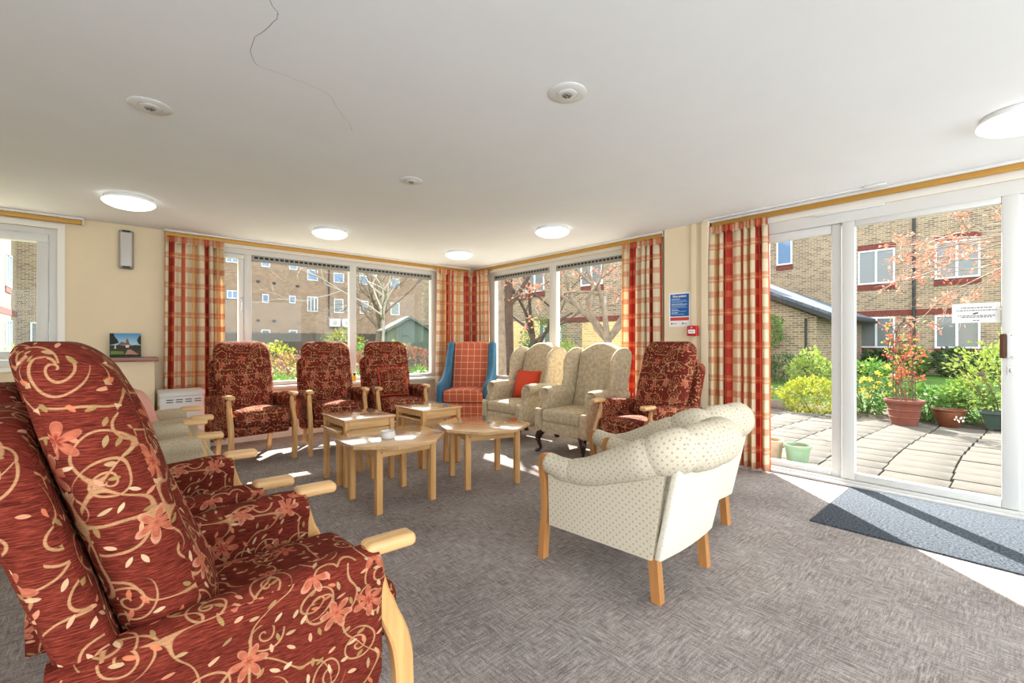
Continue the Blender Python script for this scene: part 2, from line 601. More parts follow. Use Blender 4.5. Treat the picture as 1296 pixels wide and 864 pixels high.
# left wall (along x), openings: window_1 and window_2
T = 0.3
W1 = (-1.75, -0.36, 0.93, 2.19)
W2 = (0.86, 4.30, 0.62, 2.22)
wall_left = struct('wall_left', multi(
    (-2.3, W1[0], YW, YW + T, 0, CZ), (W1[0], W1[1], YW, YW + T, 0, W1[2]), (W1[0], W1[1], YW, YW + T, W1[3], CZ),
    (W1[1], W2[0], YW, YW + T, 0, CZ), (W2[0], W2[1], YW, YW + T, 0, W2[2]), (W2[0], W2[1], YW, YW + T, W2[3], CZ),
    (W2[1], XW + T, YW, YW + T, 0, CZ)), WALL, 'cream painted wall with long window', smooth=0)
# right wall (along y): window_3, pillar, door
W3 = (2.92, 5.72, 0.58, 2.22)
D1 = (-1.55, 1.98, 0.0, 2.21)
wall_right = struct('wall_right', multi(
    (XW, XW + T, W3[1], YW, 0, CZ), (XW, XW + T, W3[0], W3[1], 0, W3[2]), (XW, XW + T, W3[0], W3[1], W3[3], CZ),
    (XW, XW + T, D1[1], W3[0], 0, CZ), (XW - 0.09, XW, 2.02, 2.50, 0, CZ),
    (XW, XW + T, D1[0], D1[1], D1[3], CZ), (XW, XW + T, -2.7, D1[0], 0, CZ)), WALL, 'cream painted wall with pillar between window and door', smooth=0)
struct('baseboard_left', multi((-2.3, XW, YW - 0.018, YW, 0, 0.10), (-2.3, XW, YW - 0.012, YW, 0.10, 0.115)), WHITE_GLOSS, 'white skirting board under the long window', smooth=0)
struct('baseboard_right', multi((XW - 0.018, XW, 2.5, YW - 0.02, 0, 0.10), (XW - 0.012, XW, 2.5, YW - 0.02, 0.10, 0.115)), WHITE_GLOSS, 'white skirting board under the right window', smooth=0)
struct('trim_1', box(XW - 0.115, XW - 0.09, 2.145, 2.20, 0, CZ - 0.0, 0.004), WALL, 'narrow cream pipe boxing on pillar')
struct('trim_2', box(XW - 0.13, XW, 2.02, 2.09, 0, CZ, 0.004), WALL, 'cream pillar edge boxing beside the door curtain')

struct('trim_4', box(W2[0], W2[1], YW - .008, YW, W2[3] - .004, CZ - .03), WHITE_GLOSS, 'white head board above the long window', smooth=0)
struct('trim_5', box(XW - .008, XW, W3[0], W3[1] + .1, W3[3] - .004, CZ - .03), WHITE_GLOSS, 'white head board above the wing chairs window', smooth=0)
struct('trim_6', box(XW - .008, XW, D1[0], D1[1], D1[3] - .004, CZ - .03), WHITE_GLOSS, 'white head board above the patio door', smooth=0)

def framebars(par, name, bars, mat=WHITE, r=0.006):
    for b in bars: mk(name, box(*b, r=r, k=1), mat, par)

struct('wall_back', box(-2.42, -2.3, 0.2, YW + T, 0, CZ), WALL, 'unseen cream wall behind the armchair row, added to screen sky light', smooth=0)  # out of view; added to hold back sky light and door glass reflections

# ---- window_1 : casement at the far left
win1 = struct('window_1', multi((W1[0], W1[1], YW + .03, YW + .10, W1[2], W1[2] + .055), (W1[0], W1[1], YW + .03, YW + .10, W1[3] - .055, W1[3]),
    (W1[0], W1[0] + .055, YW + .03, YW + .10, W1[2] + .055, W1[3] - .055), (W1[1] - .055, W1[1], YW + .03, YW + .10, W1[2] + .055, W1[3] - .055)), WHITE, 'white casement window at far left', smooth=0)
sx0, sx1, sz0, sz1 = W1[0] + .06, W1[1] - .06, W1[2] + .06, W1[3] - .06
framebars(win1, 'sash_frame', [(sx0, sx1, YW + .0, YW + .08, sz0, sz0 + .075), (sx0, sx1, YW, YW + .08, sz1 - .075, sz1),
    (sx0, sx0 + .075, YW, YW + .08, sz0 + .075, sz1 - .075), (sx1 - .075, sx1, YW, YW + .08, sz0 + .075, sz1 - .075)])
mk('pane', box(sx0 + .07, sx1 - .07, YW + .045, YW + .051, sz0 + .07, sz1 - .07), GLASS, win1, smooth=0)
mk('handle', G().join(box(sx1 - .048, sx1 - .028, YW - .012, YW, 1.04, 1.11, .004)).join(box(sx1 - .075, sx1 - .03, YW - .03, YW - .012, 1.045, 1.062, .004)), SILVER, win1)
mk('architrave', multi((W1[1], W1[1] + .05, YW - .012, YW, W1[2] - .05, W1[3] + .05), (W1[0] - .05, W1[1], YW - .012, YW, W1[3], W1[3] + .05)), WHITE_GLOSS, win1, smooth=0)
mk('window_sill', box(W1[0] - .06, W1[1] + .06, YW - .07, YW + .03, W1[2] - .05, W1[2] - .012, .006), WHITE_GLOSS, win1)

def vent(par, ax, a0, a1, pos, z0, z1):
    """slotted trickle vent along axis ax ('x' or 'y') facing the room"""
    g = G(); s = G()
    if ax == 'x': g.join(box(a0, a1, pos - .012, pos + .02, z0, z1, .003))
    else: g.join(box(pos - .012, pos + .02, a0, a1, z0, z1, .003))
    v = mk('trickle_vent', g, GREYP, par)
    n = int((a1 - a0 - .04) / 0.055)
    st = (a1 - a0 - .04) / n
    for i in range(n):
        c0 = a0 + .02 + i * st; c1 = c0 + st * 0.72
        zc = z0 + (z1 - z0) * .62; hh = (z1 - z0) * .17
        if ax == 'x': s.join(box(c0, c1, pos - .0135, pos - .011, zc - hh, zc + hh))
        else: s.join(box(pos - .0135, pos - .011, c0, c1, zc - hh, zc + hh))
    mk('vent_slots', s, BLACKP, v, smooth=0)

# ---- window_2 : long window in the left wall
YF = 6.0
z0, z1 = W2[2], W2[3]
win2 = struct('window_2', multi((W2[0], W2[1], YF, YF + .07, z0, z0 + .05), (W2[0], W2[1], YF, YF + .07, z1 - .06, z1),
    (W2[0], W2[0] + .06, YF, YF + .07, z0 + .05, z1 - .06), (W2[1] - .55, W2[1], YF, YF + .07, z0 + .05, z1 - .06)), WHITE, 'long white framed window behind the red armchairs', smooth=0)
framebars(win2, 'mullion', [(1.165, 1.245, YF - .004, YF + .075, z0 + .05, z1 - .06), (2.41, 2.50, YF - .004, YF + .075, z0 + .05, z1 - .06), (3.67, 3.76, YF - .004, YF + .075, z0 + .05, z1 - .06)])
framebars(win2, 'sash_frame', [(.925, 1.165, YF - .012, YF + .06, z0 + .055, z0 + .11), (.925, 1.165, YF - .012, YF + .06, z1 - .12, z1 - .065),
    (1.11, 1.162, YF - .012, YF + .06, z0 + .11, z1 - .12), (.925, .965, YF - .012, YF + .06, z0 + .11, z1 - .12)])
for a, b in ((.96, 1.115), (1.243, 2.412), (2.498, 3.672)):
    mk('pane', box(a, b, YF + .04, YF + .046, z0 + .045, z1 - .055), GLASS, win2, smooth=0)
mk('window_handle', G().join(box(1.128, 1.146, YF - .03, YF - .012, 1.50, 1.66, .004)).join(box(1.10, 1.15, YF - .045, YF - .03, 1.62, 1.638, .004)).join(box(1.13, 1.145, YF - .045, YF - .03, 1.53, 1.64, .004)), SILVER, win2)
vent(win2, 'x', 1.25, 2.405, YF, z1 - .135, z1 - .06)
vent(win2, 'x', 2.505, 3.665, YF, z1 - .135, z1 - .06)
mk('window_sill', box(W2[0] - .02, W2[1] + .1, YW - .06, YF + .002, z0 - .035, z0 + .0, .006), WHITE_GLOSS, win2)

# ---- window_3 : window in the right wall
XF = 4.47
z0, z1 = W3[2], W3[3]
win3 = struct('window_3', multi((XF, XF + .07, W3[0], W3[1], z0, z0 + .05), (XF, XF + .07, W3[0], W3[1], z1 - .06, z1),
    (XF, XF + .07, 5.46, W3[1], z0 + .05, z1 - .06), (XF, XF + .07, W3[0], W3[0] + .06, z0 + .05, z1 - .06)), WHITE, 'white framed window behind the wing chairs', smooth=0)
framebars(win3, 'mullion', [(XF - .004, XF + .075, 4.16, 4.285, z0 + .05, z1 - .06)])
for a, b in ((4.283, 5.462), (2.978, 4.162)):
    mk('pane', box(XF + .04, XF + .046, a, b, z0 + .045, z1 - .055), GLASS, win3, smooth=0)
vent(win3, 'y', 4.29, 5.455, XF, z1 - .135, z1 - .06)
vent(win3, 'y', 2.985, 4.155, XF, z1 - .135, z1 - .06)
mk('window_sill', box(XW - .06, XF + .002, W3[0] - .03, W3[1] + .1, z0 - .035, z0, .006), WHITE_GLOSS, win3)

# ---- door_1 : sliding patio door in the right wall
XD = 4.45
zt = 2.19
door = struct('door_1', multi((XD - .01, XD + .12, D1[0], D1[1], 0.0, .04), (XD, XD + .12, D1[0], D1[1], zt - .075, zt + .02),
    (XD, XD + .12, D1[1] - .07, D1[1], .04, zt - .075), (XD + .02, XD + .10, -.16, .03, .04, zt - .075), (XD, XD + .12, D1[0], D1[0] + .07, .04, zt - .075)), WHITE, 'white sliding patio door with large panes', smooth=0)
ft = zt - .075
framebars(door, 'fixed_frame', [(XD + .03, XD + .10, 1.005, 1.07, .04, ft), (XD + .03, XD + .10, 1.07, D1[1] - .07, .04, .085), (XD + .03, XD + .10, 1.07, D1[1] - .07, ft - .07, ft)])
mk('pane', box(XD + .06, XD + .066, 1.065, D1[1] - .07, .08, ft - .065), GLASS, door, smooth=0)
framebars(door, 'sliding_frame', [(XD - .005, XD + .055, .905, .99, .045, ft), (XD - .005, XD + .055, .03, .11, .045, ft), (XD - .005, XD + .055, .11, .905, .045, .10), (XD - .005, XD + .055, .11, .905, ft - .045, ft)])
mk('pane', box(XD + .03, XD + .036, .105, .91, .095, ft - .04), GLASS, door, smooth=0)
mk('pane', box(XD + .06, XD + .066, D1[0] + .06, -.15, .04, ft), GLASS, door, smooth=0)
mk('threshold', box(XD - .07, XD - .01, D1[0], D1[1], 0.001, .022, .005), WHITE, door)
mk('closer_box', box(XD - .03, XD, .72, 1.18, zt + .003, zt + .02, .004), WHITEP, door)
h = mk('handle', box(XD - .035, XD - .005, .045, .085, 1.04, 1.20, .006), WHITEP, door)
mk('grip', box(XD - .03, XD - .006, .088, .118, 1.04, 1.20, .004), BRONZE, h)
for zz in (1.05, 1.19): mk('screw', lathe([(.003, 0), (.003, .001)], 8).map(lambda x, y, z, zz=zz: (XD - .036 - z, .065 + x, zz + y)), DARKTXT, h)
mk('lock_plate', G().join(box(XD - .011, XD - .005, .05, .085, .93, .985, .003)), WHITEP, door)
mk('keyhole', G().join(box(XD - .016, XD - .011, .06, .074, .945, .972, .004)), SILVER, door)

# notice stuck on the sliding door glass
nt = thing('door_notice', 'white paper notice taped to the sliding door glass', 'notice', (XD + .028, .20, 1.28))
mk('sheet', box(-.002, 0, -.085, .15, 0, .135), PAPER, nt, smooth=0)
for i, (zz, hw) in enumerate(((.10, .075), (.082, .1), (.045, .09), (.035, .075), (.012, .015))):
    g = G(); y = -hw
    while y < hw:
        wd = random.uniform(.006, .018); g.join(box(-.003, -.002, y + .03, min(y + wd, hw) + .03, zz, zz + .006)); y += wd + .004
    mk('print_line', g, GREYTXT, nt, smooth=0)
mk('printed_arrow', box(-.003, -.002, .02, .045, .06, .069, 0).map(lambda x, y, z: (x, y, z - (y - .03) * .3)), DARKTXT, nt, smooth=0)

# entrance mat
em = mk('entrance_mat', box(3.36, 4.37, -1.6, .92, .001, .009, .002, 1), MAT_BLUE)
tag(em, 'blue grey rectangular entrance mat inside the patio door', 'mat')

# ---- curtain rails
def rail(label, p0, p1, drop=.0):
    ax = 'x' if abs(p1[0] - p0[0]) > abs(p1[1] - p0[1]) else 'y'
    t = thing('curtain_rail', label, 'curtain rail', (0, 0, 0), group=None)
    if ax == 'x':
        y = p0[1]
        mk('track', box(p0[0], p1[0], y - .035, y + .03, CZ - .022, CZ - .001, .003), WHITEP, t)
        mk('fascia', box(p0[0] + .01, p1[0] - .01, y - .02, y + .01, CZ - .062, CZ - .022, .003), BRASS, t)
        mk('end_cap', box(p1[0] - .01, p1[0], y - .03, y + .02, CZ - .066, CZ - .022, .002), WHITEP, t)
    else:
        x = p0[0]
        mk('track', box(x - .035, x + .03, p0[1], p1[1], CZ - .022, CZ - .001, .003), WHITEP, t)
        mk('fascia', box(x - .02, x + .01, p0[1] + .01, p1[1] - .01, CZ - .062, CZ - .022, .003), BRASS, t)
        mk('end_cap', box(x - .03, x + .02, p0[1], p0[1] + .01, CZ - .066, CZ - .022, .002), WHITEP, t)
rail('gold fronted curtain rail above the far left casement window', (-2.0, YW - .05), (-.18, YW - .05))
rail('long gold fronted curtain rail above the red armchairs', (.42, YW - .05), (4.3, YW - .05))
rail('gold fronted curtain rail above the wing chairs', (XW - .05, 2.52), (XW - .05, YW - .1))
rail('gold fronted curtain rail above the patio door', (XW - .06, -1.8), (XW - .06, 2.02))
tr = thing('ceiling_trunking', 'white cable trunking run along the ceiling beside the patio door', 'trunking', (0, 0, 0))
mk('channel', box(4.24, 4.265, .78, 2.04, CZ - .014, CZ - .0005, .003), WHITEP, tr)
mk('end_box', rbox((4.25, .74, CZ - .009), (.07, .13, .017), .008), WHITEP, tr)

# ---- curtains
def curtain(label, pts, nrm, z0, z1, wave=.085, amp=.040, seed=1, flare=0.04, group='plaid curtains'):
    rnd = random.Random(seed)
    P = [Vector(p) for p in pts]
    seg = [(P[i + 1] - P[i]).length for i in range(len(P) - 1)]
    L = sum(seg)
    def at(s):
        s = max(0, min(L, s)); i = 0
        while i < len(seg) - 1 and s > seg[i]: s -= seg[i]; i += 1
        t = (P[i + 1] - P[i]).normalized()
        return P[i] + t * s, t
    n = int(L / wave * 10)
    ph = [0.0]
    for i in range(n): ph.append(ph[-1] + 2 * pi / 10 * (1 + 0.35 * sin(i * 0.23 + seed) + rnd.uniform(-.15, .15)))
    av = [amp * (0.8 + 0.4 * sin(i * 0.11 + seed * 2)) for i in range(n + 1)]
    t = thing('curtain', label, 'curtain', (P[0].x, P[0].y, 0), group=group)
    o = P[0]
    fab = [0.0]
    rows = 22
    def row(z, hd):
        out = []
        f = (z1 - z) / (z1 - z0)
        for i in range(n + 1):
            s = L * i / n
            c, tg = at(s)
            nn = Vector((tg.y, -tg.x)) * nrm
            if hd: a = .012 * sin(ph[i] * 2.0) + .01
            else:
                k = min(1, f * 6)
                a = av[i] * (.45 + .55 * k) * (sin(ph[i]) + 0.25 * sin(2 * ph[i] + 1 + 2 * f)) * (1 + flare * 4 * f) + .006
            sl = (s / L - .5) * flare * f * L * 1.6
            c2 = c + tg * sl
            q = c2 + nn * (a + .02)
            out.append((q.x - o.x, q.y - o.y, z))
        return out
    mid = row((z0 + z1) / 2, False)
    for i in range(n): fab.append(fab[-1] + (Vector(mid[i + 1]) - Vector(mid[i])).length)
    def sheet(zs, hd):
        g = G(); uv = []
        for z in zs:
            g.v += row(z, hd); uv += [(f + seed * .13, z) for f in fab]
        for r_ in range(len(zs) - 1):
            for i in range(n):
                a = r_ * (n + 1) + i
                g.f.append((a, a + 1, a + n + 2, a + n + 1))
        return g, uv
    zh = z1 - .075
    g, uv = sheet([z0 + (zh + .004 - z0) * i / rows for i in range(rows + 1)], False)
    ob = mk('drape', g, PLAID, t, uvs=uv, smooth=180)
    md = ob.modifiers.new('thickness', 'SOLIDIFY'); md.thickness = .003; md.offset = 0
    g, uv = sheet([zh + (z1 - zh) * i / 3 for i in range(4)], True)
    ob = mk('heading', g, PLAID, t, uvs=uv, smooth=180)
    md = ob.modifiers.new('thickness', 'SOLIDIFY'); md.thickness = .004; md.offset = 0
    return t
curtain('red and cream plaid curtain beside the wall heater, left of the window', [(.43, YW - .05), (.95, YW - .05)], 1, .06, 2.246, seed=1, wave=.075)
curtain('red and cream plaid curtain wrapped round the corner behind the teal chair', [(3.68, YW - .06), (4.33, YW - .06), (4.36, YW - .09), (4.36, 5.46)], 1, .06, 2.246, seed=3, wave=.09)
curtain('red and cream plaid curtain between the wing chairs window and the pillar', [(XW - .055, 3.02), (XW - .055, 2.53)], 1, .06, 2.246, seed=5, wave=.08)
curtain('full length red and cream plaid curtain beside the patio door', [(XW - .07, 2.02), (XW - .07, 1.50)], 1, .015, 2.246, seed=4, wave=.075, flare=.02)

# ------------------------------------------------------------------ ceiling fittings
def dome_light(loc, label):
    t = thing('ceiling_light', label, 'ceiling light', (loc[0], loc[1], CZ), group='round dome ceiling lights')
    mk('base_ring', lathe([(.12, 0), (.155, -.001), (.16, -.008), (.16, -.032), (.155, -.036), (.10, -.036)], 40), WHITEP, t)
    mk('diffuser', lathe([(.168, -.034), (.172, -.042), (.168, -.05), (.15, -.064), (.12, -.077), (.08, -.087), (.04, -.092), (.001, -.093)], 40), OPAL, t)
dome_light((.12, 4.80), 'round white dome ceiling light nearest the cream wall and shelf')
dome_light((1.72, 4.80), 'round white dome ceiling light above the red armchairs by the window')
dome_light((3.40, 4.88), 'round white dome ceiling light in the corner above the teal chair')
dome_light((3.40, 3.22), 'round white dome ceiling light above the wing chairs')
dome_light((3.47, .01), 'round white dome ceiling light cut off at the right edge of the photo')
def spot(loc, s, label):
    t = thing('recessed_sensor', label, 'downlight', (loc[0], loc[1], CZ), group='small recessed ceiling fittings')
    mk('rim', lathe([(.088 * s, 0), (.090 * s, -.003), (.085 * s, -.006), (.05 * s, -.008), (.05 * s, -.006)], 36), WHITEP, t)
    mk('inner_ring', lathe([(.046 * s, -.006), (.046 * s, -.010), (.04 * s, -.012), (.025 * s, -.012)], 32), WHITEP, t)
    mk('lens', lathe([(.025 * s, -.012), (.02 * s, -.016), (.008 * s, -.018), (.001, -.018)], 16), GREYP, t)
    g = G()
    for k in range(5):
        a = k * 2 * pi / 5; g.join(box(-.004, .004, -.003, .003, -.019, -.0155).map(lambda x, y, z, a=a: (x + .012 * s * cos(a), y + .012 * s * sin(a), z)))
    mk('lens_facets', g, DARKTXT, t, smooth=0)
spot((.15, 2.86), 1.0, 'recessed round ceiling fitting nearest the left edge, near the crack')
spot((1.60, 1.42), 1.0, 'recessed round ceiling fitting closest to the camera, centre of ceiling')
spot((1.63, 2.94), .9, 'smallest recessed round ceiling fitting, above the octagonal tables')

# ------------------------------------------------------------------ wall things
t = thing('emergency_light', 'grey rectangular bulkhead light high on the cream wall', 'wall light', (.125, YW, 1.87))
mk('housing', rbox((0, -.03, .19), (.115, .06, .385), .02, 3), GREYP, t)
mk('lens_cover', rbox((0, -.055, .19), (.09, .03, .34), .012, 3), plain('smoky_lens', (196, 192, 186), .25), t)
for zz in (.005, .36): mk('end_clip', box(-.03, .03, -.072, -.06, zz, zz + .017, .003), DARKTXT, t)

# pier with shelf, picture, heater
pier = struct('trim_3', box(-.24, .335, 5.72, YW, 0, .955, .003), WALL, 'low cream boxed pier against the wall')
sh = mk('shelf_board', box(-.27, .365, 5.68, YW, .955, .995, .004), OAK_SHELF)
tag(sh, 'brown wooden shelf board on top of the low cream pier', 'shelf')

def picture():
    t = thing('canvas_picture', 'small canvas photo of houses and path standing on the shelf', 'picture', (.12, 5.86, .9955))
    lean = lambda x, y, z: (x, y + z * .12, z)
    def P(g): return g.map(lean)
    sky = M('picture_sky', .6); _, v_, _ = sky.sep(sky.coord('Generated'))
    pz = sky.sep(sky.coord('Object'))[2]
    sky.color(sky.ramp(sky.smooth(pz, .12, .235), [(0, lin((170, 205, 225))), (1, lin((78, 148, 196)))]))
    mk('canvas', P(box(-.118, .118, 0, .018, 0, .235, .002, 1)), sky.m, t)
    f = -.0006
    def flat(name, pts, c):
        mk(name, P(G().add([(x, f, z) for x, z in pts], [tuple(range(len(pts)))])), plain('print_' + name, c, .7), t, smooth=0)
    flat('printed_ground', [(-.118, .002), (.118, .002), (.118, .09), (-.118, .09)], (74, 70, 44))
    f = -.0009
    flat('printed_hedges', [(-.118, .06), (.118, .06), (.118, .115), (.07, .12), (.02, .112), (-.05, .12), (-.118, .118)], (58, 56, 42))
    f = -.0012
    flat('printed_lawn', [(-.115, .03), (-.01, .03), (-.02, .058), (-.11, .062)], (110, 140, 62))
    flat('printed_path', [(-.005, .025), (.10, .025), (.04, .075), (.015, .075)], (190, 140, 122))
    flat('printed_trees', [(-.118, .235), (-.09, .235), (-.08, .2), (-.06, .17), (-.05, .14), (-.118, .12)], (26, 36, 28))
    flat('printed_branches', [(.118, .22), (.1, .2), (.085, .165), (.1, .13), (.118, .12)], (36, 46, 32))
    flat('printed_roofs', [(-.06, .12), (-.03, .155), (.0, .14), (.005, .17), (.012, .19), (.02, .17), (.03, .13), (.05, .12)], (134, 92, 80))
    flat('printed_shadow', [(-.117, .002), (.117, .002), (.117, .02), (.05, .028), (-.117, .022)], (34, 36, 30))
    f = -.0015
    flat('printed_cottage', [(.0, .095), (.025, .095), (.025, .12), (.0, .118)], (222, 220, 212))
    flat('printed_post', [(-.085, .085), (-.07, .085), (-.073, .125), (-.08, .125)], (214, 206, 190))
picture()

t = thing('storage_heater', 'white storage heater with slotted grille below the plaid curtain', 'heater', (.37, 5.49, 0))
mk('casing', rbox((.17, .15, .31), (.36, .30, .62), .02, 3).map(lambda x, y, z: (x, y, z)), WHITEP, t)
mk('top_cover', slab([(-.005, .62), (.0, .645), (.05, .665), (.31, .665), (.31, .62)], -.015, .355, .006, 2, to=lambda a, b, tt: (tt, a, b)), WHITEP, t)
for i in range(8):
    c = i % 4; rr = i // 4
    mk('grille_slot', box(.04 + c * .075, .095 + c * .075, -.003, .002, .555 + rr * .022, .563 + rr * .022, .002, 1), DARKTXT, t)
mk('control_knob', box(-.022, -.008, .02, .05, .50, .53, .004), BRASS, t)

# fire action poster
XPIL = XW - .09
t = thing('fire_action_poster', 'blue and white fire action poster on the pillar', 'poster', (XPIL - .0005, 2.33, 1.30))
def pl(name, y0, y1, z0, z1, mat, lift, par=t): return mk(name, box(-lift - .001, -lift, y0, y1, z0, z1), mat, par, smooth=0)
pl('sheet', -.115, .115, 0, .345, PAPER, 0)
pl('blue_panel', -.10, .10, .105, .33, BLUE, .001)
pl('red_strip', -.10, .10, .062, .095, POSTER_RED, .001)
def textmesh(name, body, size, mat, par, to, bold=0.0):
    cu = bpy.data.curves.new(name, 'FONT'); cu.body = body; cu.size = size; cu.align_x = 'CENTER'; cu.offset = bold
    o = bpy.data.objects.new(name + '_src', cu); COL.objects.link(o)
    dg = bpy.context.evaluated_depsgraph_get()
    me = bpy.data.meshes.new_from_object(o.evaluated_get(dg))
    g = G(); g.add([to(v.co.x, v.co.y) for v in me.vertices], [tuple(p.vertices) for p in me.polygons])
    bpy.data.objects.remove(o); bpy.data.curves.remove(cu); bpy.data.meshes.remove(me)
    return mk(name, g, mat, par, smooth=0)
textmesh('title_lettering', 'Fire action', .034, PAPER, t, lambda a, b: (-.0026, -a, b + .298), .0008)
LIGHTBLUE = plain('poster_small_print', (150, 190, 225), .6)
zz = .283
for i, wd in enumerate((.09, .16, .17, .12, .17, .15, .17, .06, .08, .16, .07, .14)):
    pl('print_line', .088 - wd, .088, zz - .005, zz, PAPER if i in (0, 4, 8, 10) else LIGHTBLUE, .002)
    zz -= .014
pl('print_line', .03, .07, .028, .034, GREYTXT, .001); pl('emblem', .078, .09, .022, .042, DARKTXT, .001)
pl('print_line', -.08, -.045, .028, .034, GREYTXT, .001); pl('emblem', -.04, -.028, .025, .042, DARKTXT, .001)

t = thing('fire_call_point', 'red fire alarm call point on the pillar edge', 'fire alarm', (XPIL - .0255, 2.165, 1.205))
mk('box_body', rbox((-.025, 0, .05), (.05, .10, .10), .008, 2), RED, t)
mk('label_plate', box(-.052, -.05, -.035, .035, .022, .062, .002), PAPER, t)
for k in (-.015, 0, .015): mk('dot', box(-.053, -.052, k - .004, k + .004, .039, .046), DARKTXT, t, smooth=0)
mk('arrow_mark', box(-.0515, -.05, -.008, .008, .076, .084), PAPER, t, smooth=0)

# ------------------------------------------------------------------ chairs
def lean_back(x, z, zb=.42, k=.32):
    return x - max(0, z - zb) * k

def red_chair(label, cover, piping=None, name='armchair', group=None, buttons=True, top=1.15):
    t = thing(name, label, 'armchair', (0, 0, 0), group=group)
    # arms : panel with a padded roll on top, swept front to back
    for sd_ in (-1, 1):
        sec = smooth_curve([(-.030, .31), (.030, .31), (.030, .50), (.036, .56), (.050, .595), (.045, .632), (.018, .650), (-.018, .650), (-.045, .632), (-.050, .595), (-.036, .56), (-.030, .50)], 3, True)
        rings = []
        N = 14
        for i in range(N + 1):
            u = i / N
            p = -.05 + .585 * u
            k = 1.0
            if i == N: k = .80
            if i == N - 1: k = .96
            pp = p if i < N - 1 else (.525 if i == N - 1 else .535)
            dz = .0 if u < .3 else .0
            hz = -.045 * (1 - u) ** 1.3
            rings.append([(pp, sd_ * .278 + y * k, (z if z < .5 else .5 + (z - .5) * 1 + hz) if k == 1 else (.48 + (z - .48) * k + hz)) for y, z in sec])
        a = mk('arm', loft(rings), cover, t, uvoff=(.37 * sd_, .21), smooth=60)
        if piping:
            for e in (-1, 1):
                mk('piping', tube([(.53, sd_ * .278 + e * .046 * c_, .60 + .04 * s_) for c_, s_ in ((1, -.9), (1, 0), (.8, .8), (.2, 1.05))] if e == 1 else [(-.03 + .555 * i / 8, sd_ * .278 + .046, .628 - .045 * (1 - i / 8) ** 1.3) for i in range(9)], .005, 6), piping, a)
    # outer back shell
    def shell(x, y, z):
        return (x - (z - .42) * .31, y * (1 - .05 * max(0, z - .6)), z)
    mk('back_frame', rbox((.058, 0, .61), (.085, .60, .82), .03, 3, (1, 6, 8)).map(lambda x, y, z: (x, y, z - (.10 * (abs(y) / .3) ** 4 if z > .95 else 0))).map(shell), cover, t, uvoff=(.11, .63), smooth=60)
    # tall back cushion
    BT = [(-.115, 1.00), (.115, 1.00), (-.115, .80), (.115, .80), (0, .90)] if buttons else []
    def cush(x, y, z):
        u = y / .265; v = (z - .46) / (top - .46)
        if x > .17:
            x += .030 * (1 - u * u) * max(0, 1 - (2 * v - 1) ** 4) + .02 * exp(-((v - .22) / .18) ** 2) * (1 - u * u)
            for by, bz in BT:
                d2 = ((y - by) ** 2 + (z - bz) ** 2) / .0016
                x -= .028 * exp(-d2)
        if v > .80:
            k = (v - .80) / .20
            y *= 1 - .20 * k ** 2.2
        y *= .93 + .07 * min(1, max(0, v) * 2)
        x = x - (x - .165) * .25 * max(0, v - .75) * 4 * .5
        return (lean_back(x, z, .42, .29), y, z)
    bc = mk('back_cushion', rbox((.165, 0, (.46 + top) / 2), (.135, .53, top - .46), .062, 4, (1, 14, 18), cush), cover, t, uvoff=(.5, .17), smooth=80)
    for by, bz in BT:
        x = lean_back(.2325, bz, .42, .29)
        mk('button', rbox((x - .002, by, bz), (.014, .022, .022), .0069, 3), cover, bc)
    # seat
    def seat(x, y, z):
        if z > .42: z += .022 * (1 - (y / .25) ** 2) * max(0, 1 - ((x - .36) / .3) ** 2) + .012 * max(0, (x - .25)) / .35
        return (x + .012 * (1 - (y / .25) ** 2) * (1 if x > .55 else 0), y, z)
    mk('seat_cushion', rbox((.365, 0, .425), (.51, .49, .135), .05, 4, (6, 6, 1), seat), cover, t, uvoff=(.83, .4), smooth=80)
    mk('seat_base', rbox((.29, 0, .315), (.56, .49, .095), .02, 3, (2, 2, 1)), cover, t, uvoff=(.23, .9))
    # show-wood
    for sd_ in (-1, 1):
        pts = smooth_curve([(.512, .618), (.530, .55), (.556, .47), (.590, .39), (.604, .30), (.604, .15), (.598, 0)], 4)
        wd = lambda z: .022 if z > .5 else (.026 if z > .3 else .025)
        rings = []
        for i, (p, z) in enumerate(pts):
            tx = pts[min(i + 1, len(pts) - 1)][0] - pts[max(0, i - 1)][0]; tz = pts[min(i + 1, len(pts) - 1)][1] - pts[max(0, i - 1)][1]
            L = sqrt(tx * tx + tz * tz); nx, nz = -tz / L, tx / L
            hw = wd(z); hy = .020
            c = .006
            sec = [(-hw, -hy + c), (-hw, hy - c), (-hw + c, hy), (hw - c, hy), (hw, hy - c), (hw, -hy + c), (hw - c, -hy), (-hw + c, -hy)]
            if i == len(pts) - 1: nx, nz = 1, 0
            rings.append([(p + a * nx, sd_ * .278 + b, max(0, z + a * nz)) for a, b in sec])
        mk('front_leg', loft(rings), BEECH_V, t)
        def paw(x, y, z, sd_=sd_):
            u = (x - .50) / .13
            return (x, sd_ * .278 + (y - sd_ * .278) * (1 - .12 * max(0, u - .5)), z - .006 * max(0, u - .4) ** 2)
        mk('arm_cap', rbox((.566, sd_ * .278, .638), (.135, .062, .036), .016, 3, (4, 1, 1), paw), BEECH_X, t)
        mk('back_leg', loft([[(x0 + a, sd_ * .235 + b, z) for a, b in ((-.02, -.018), (.02, -.018), (.02, .018), (-.02, .018))] for x0, z in ((.10, .23), (.07, .12), (.03, 0))]), BEECH_V, t)
    return t

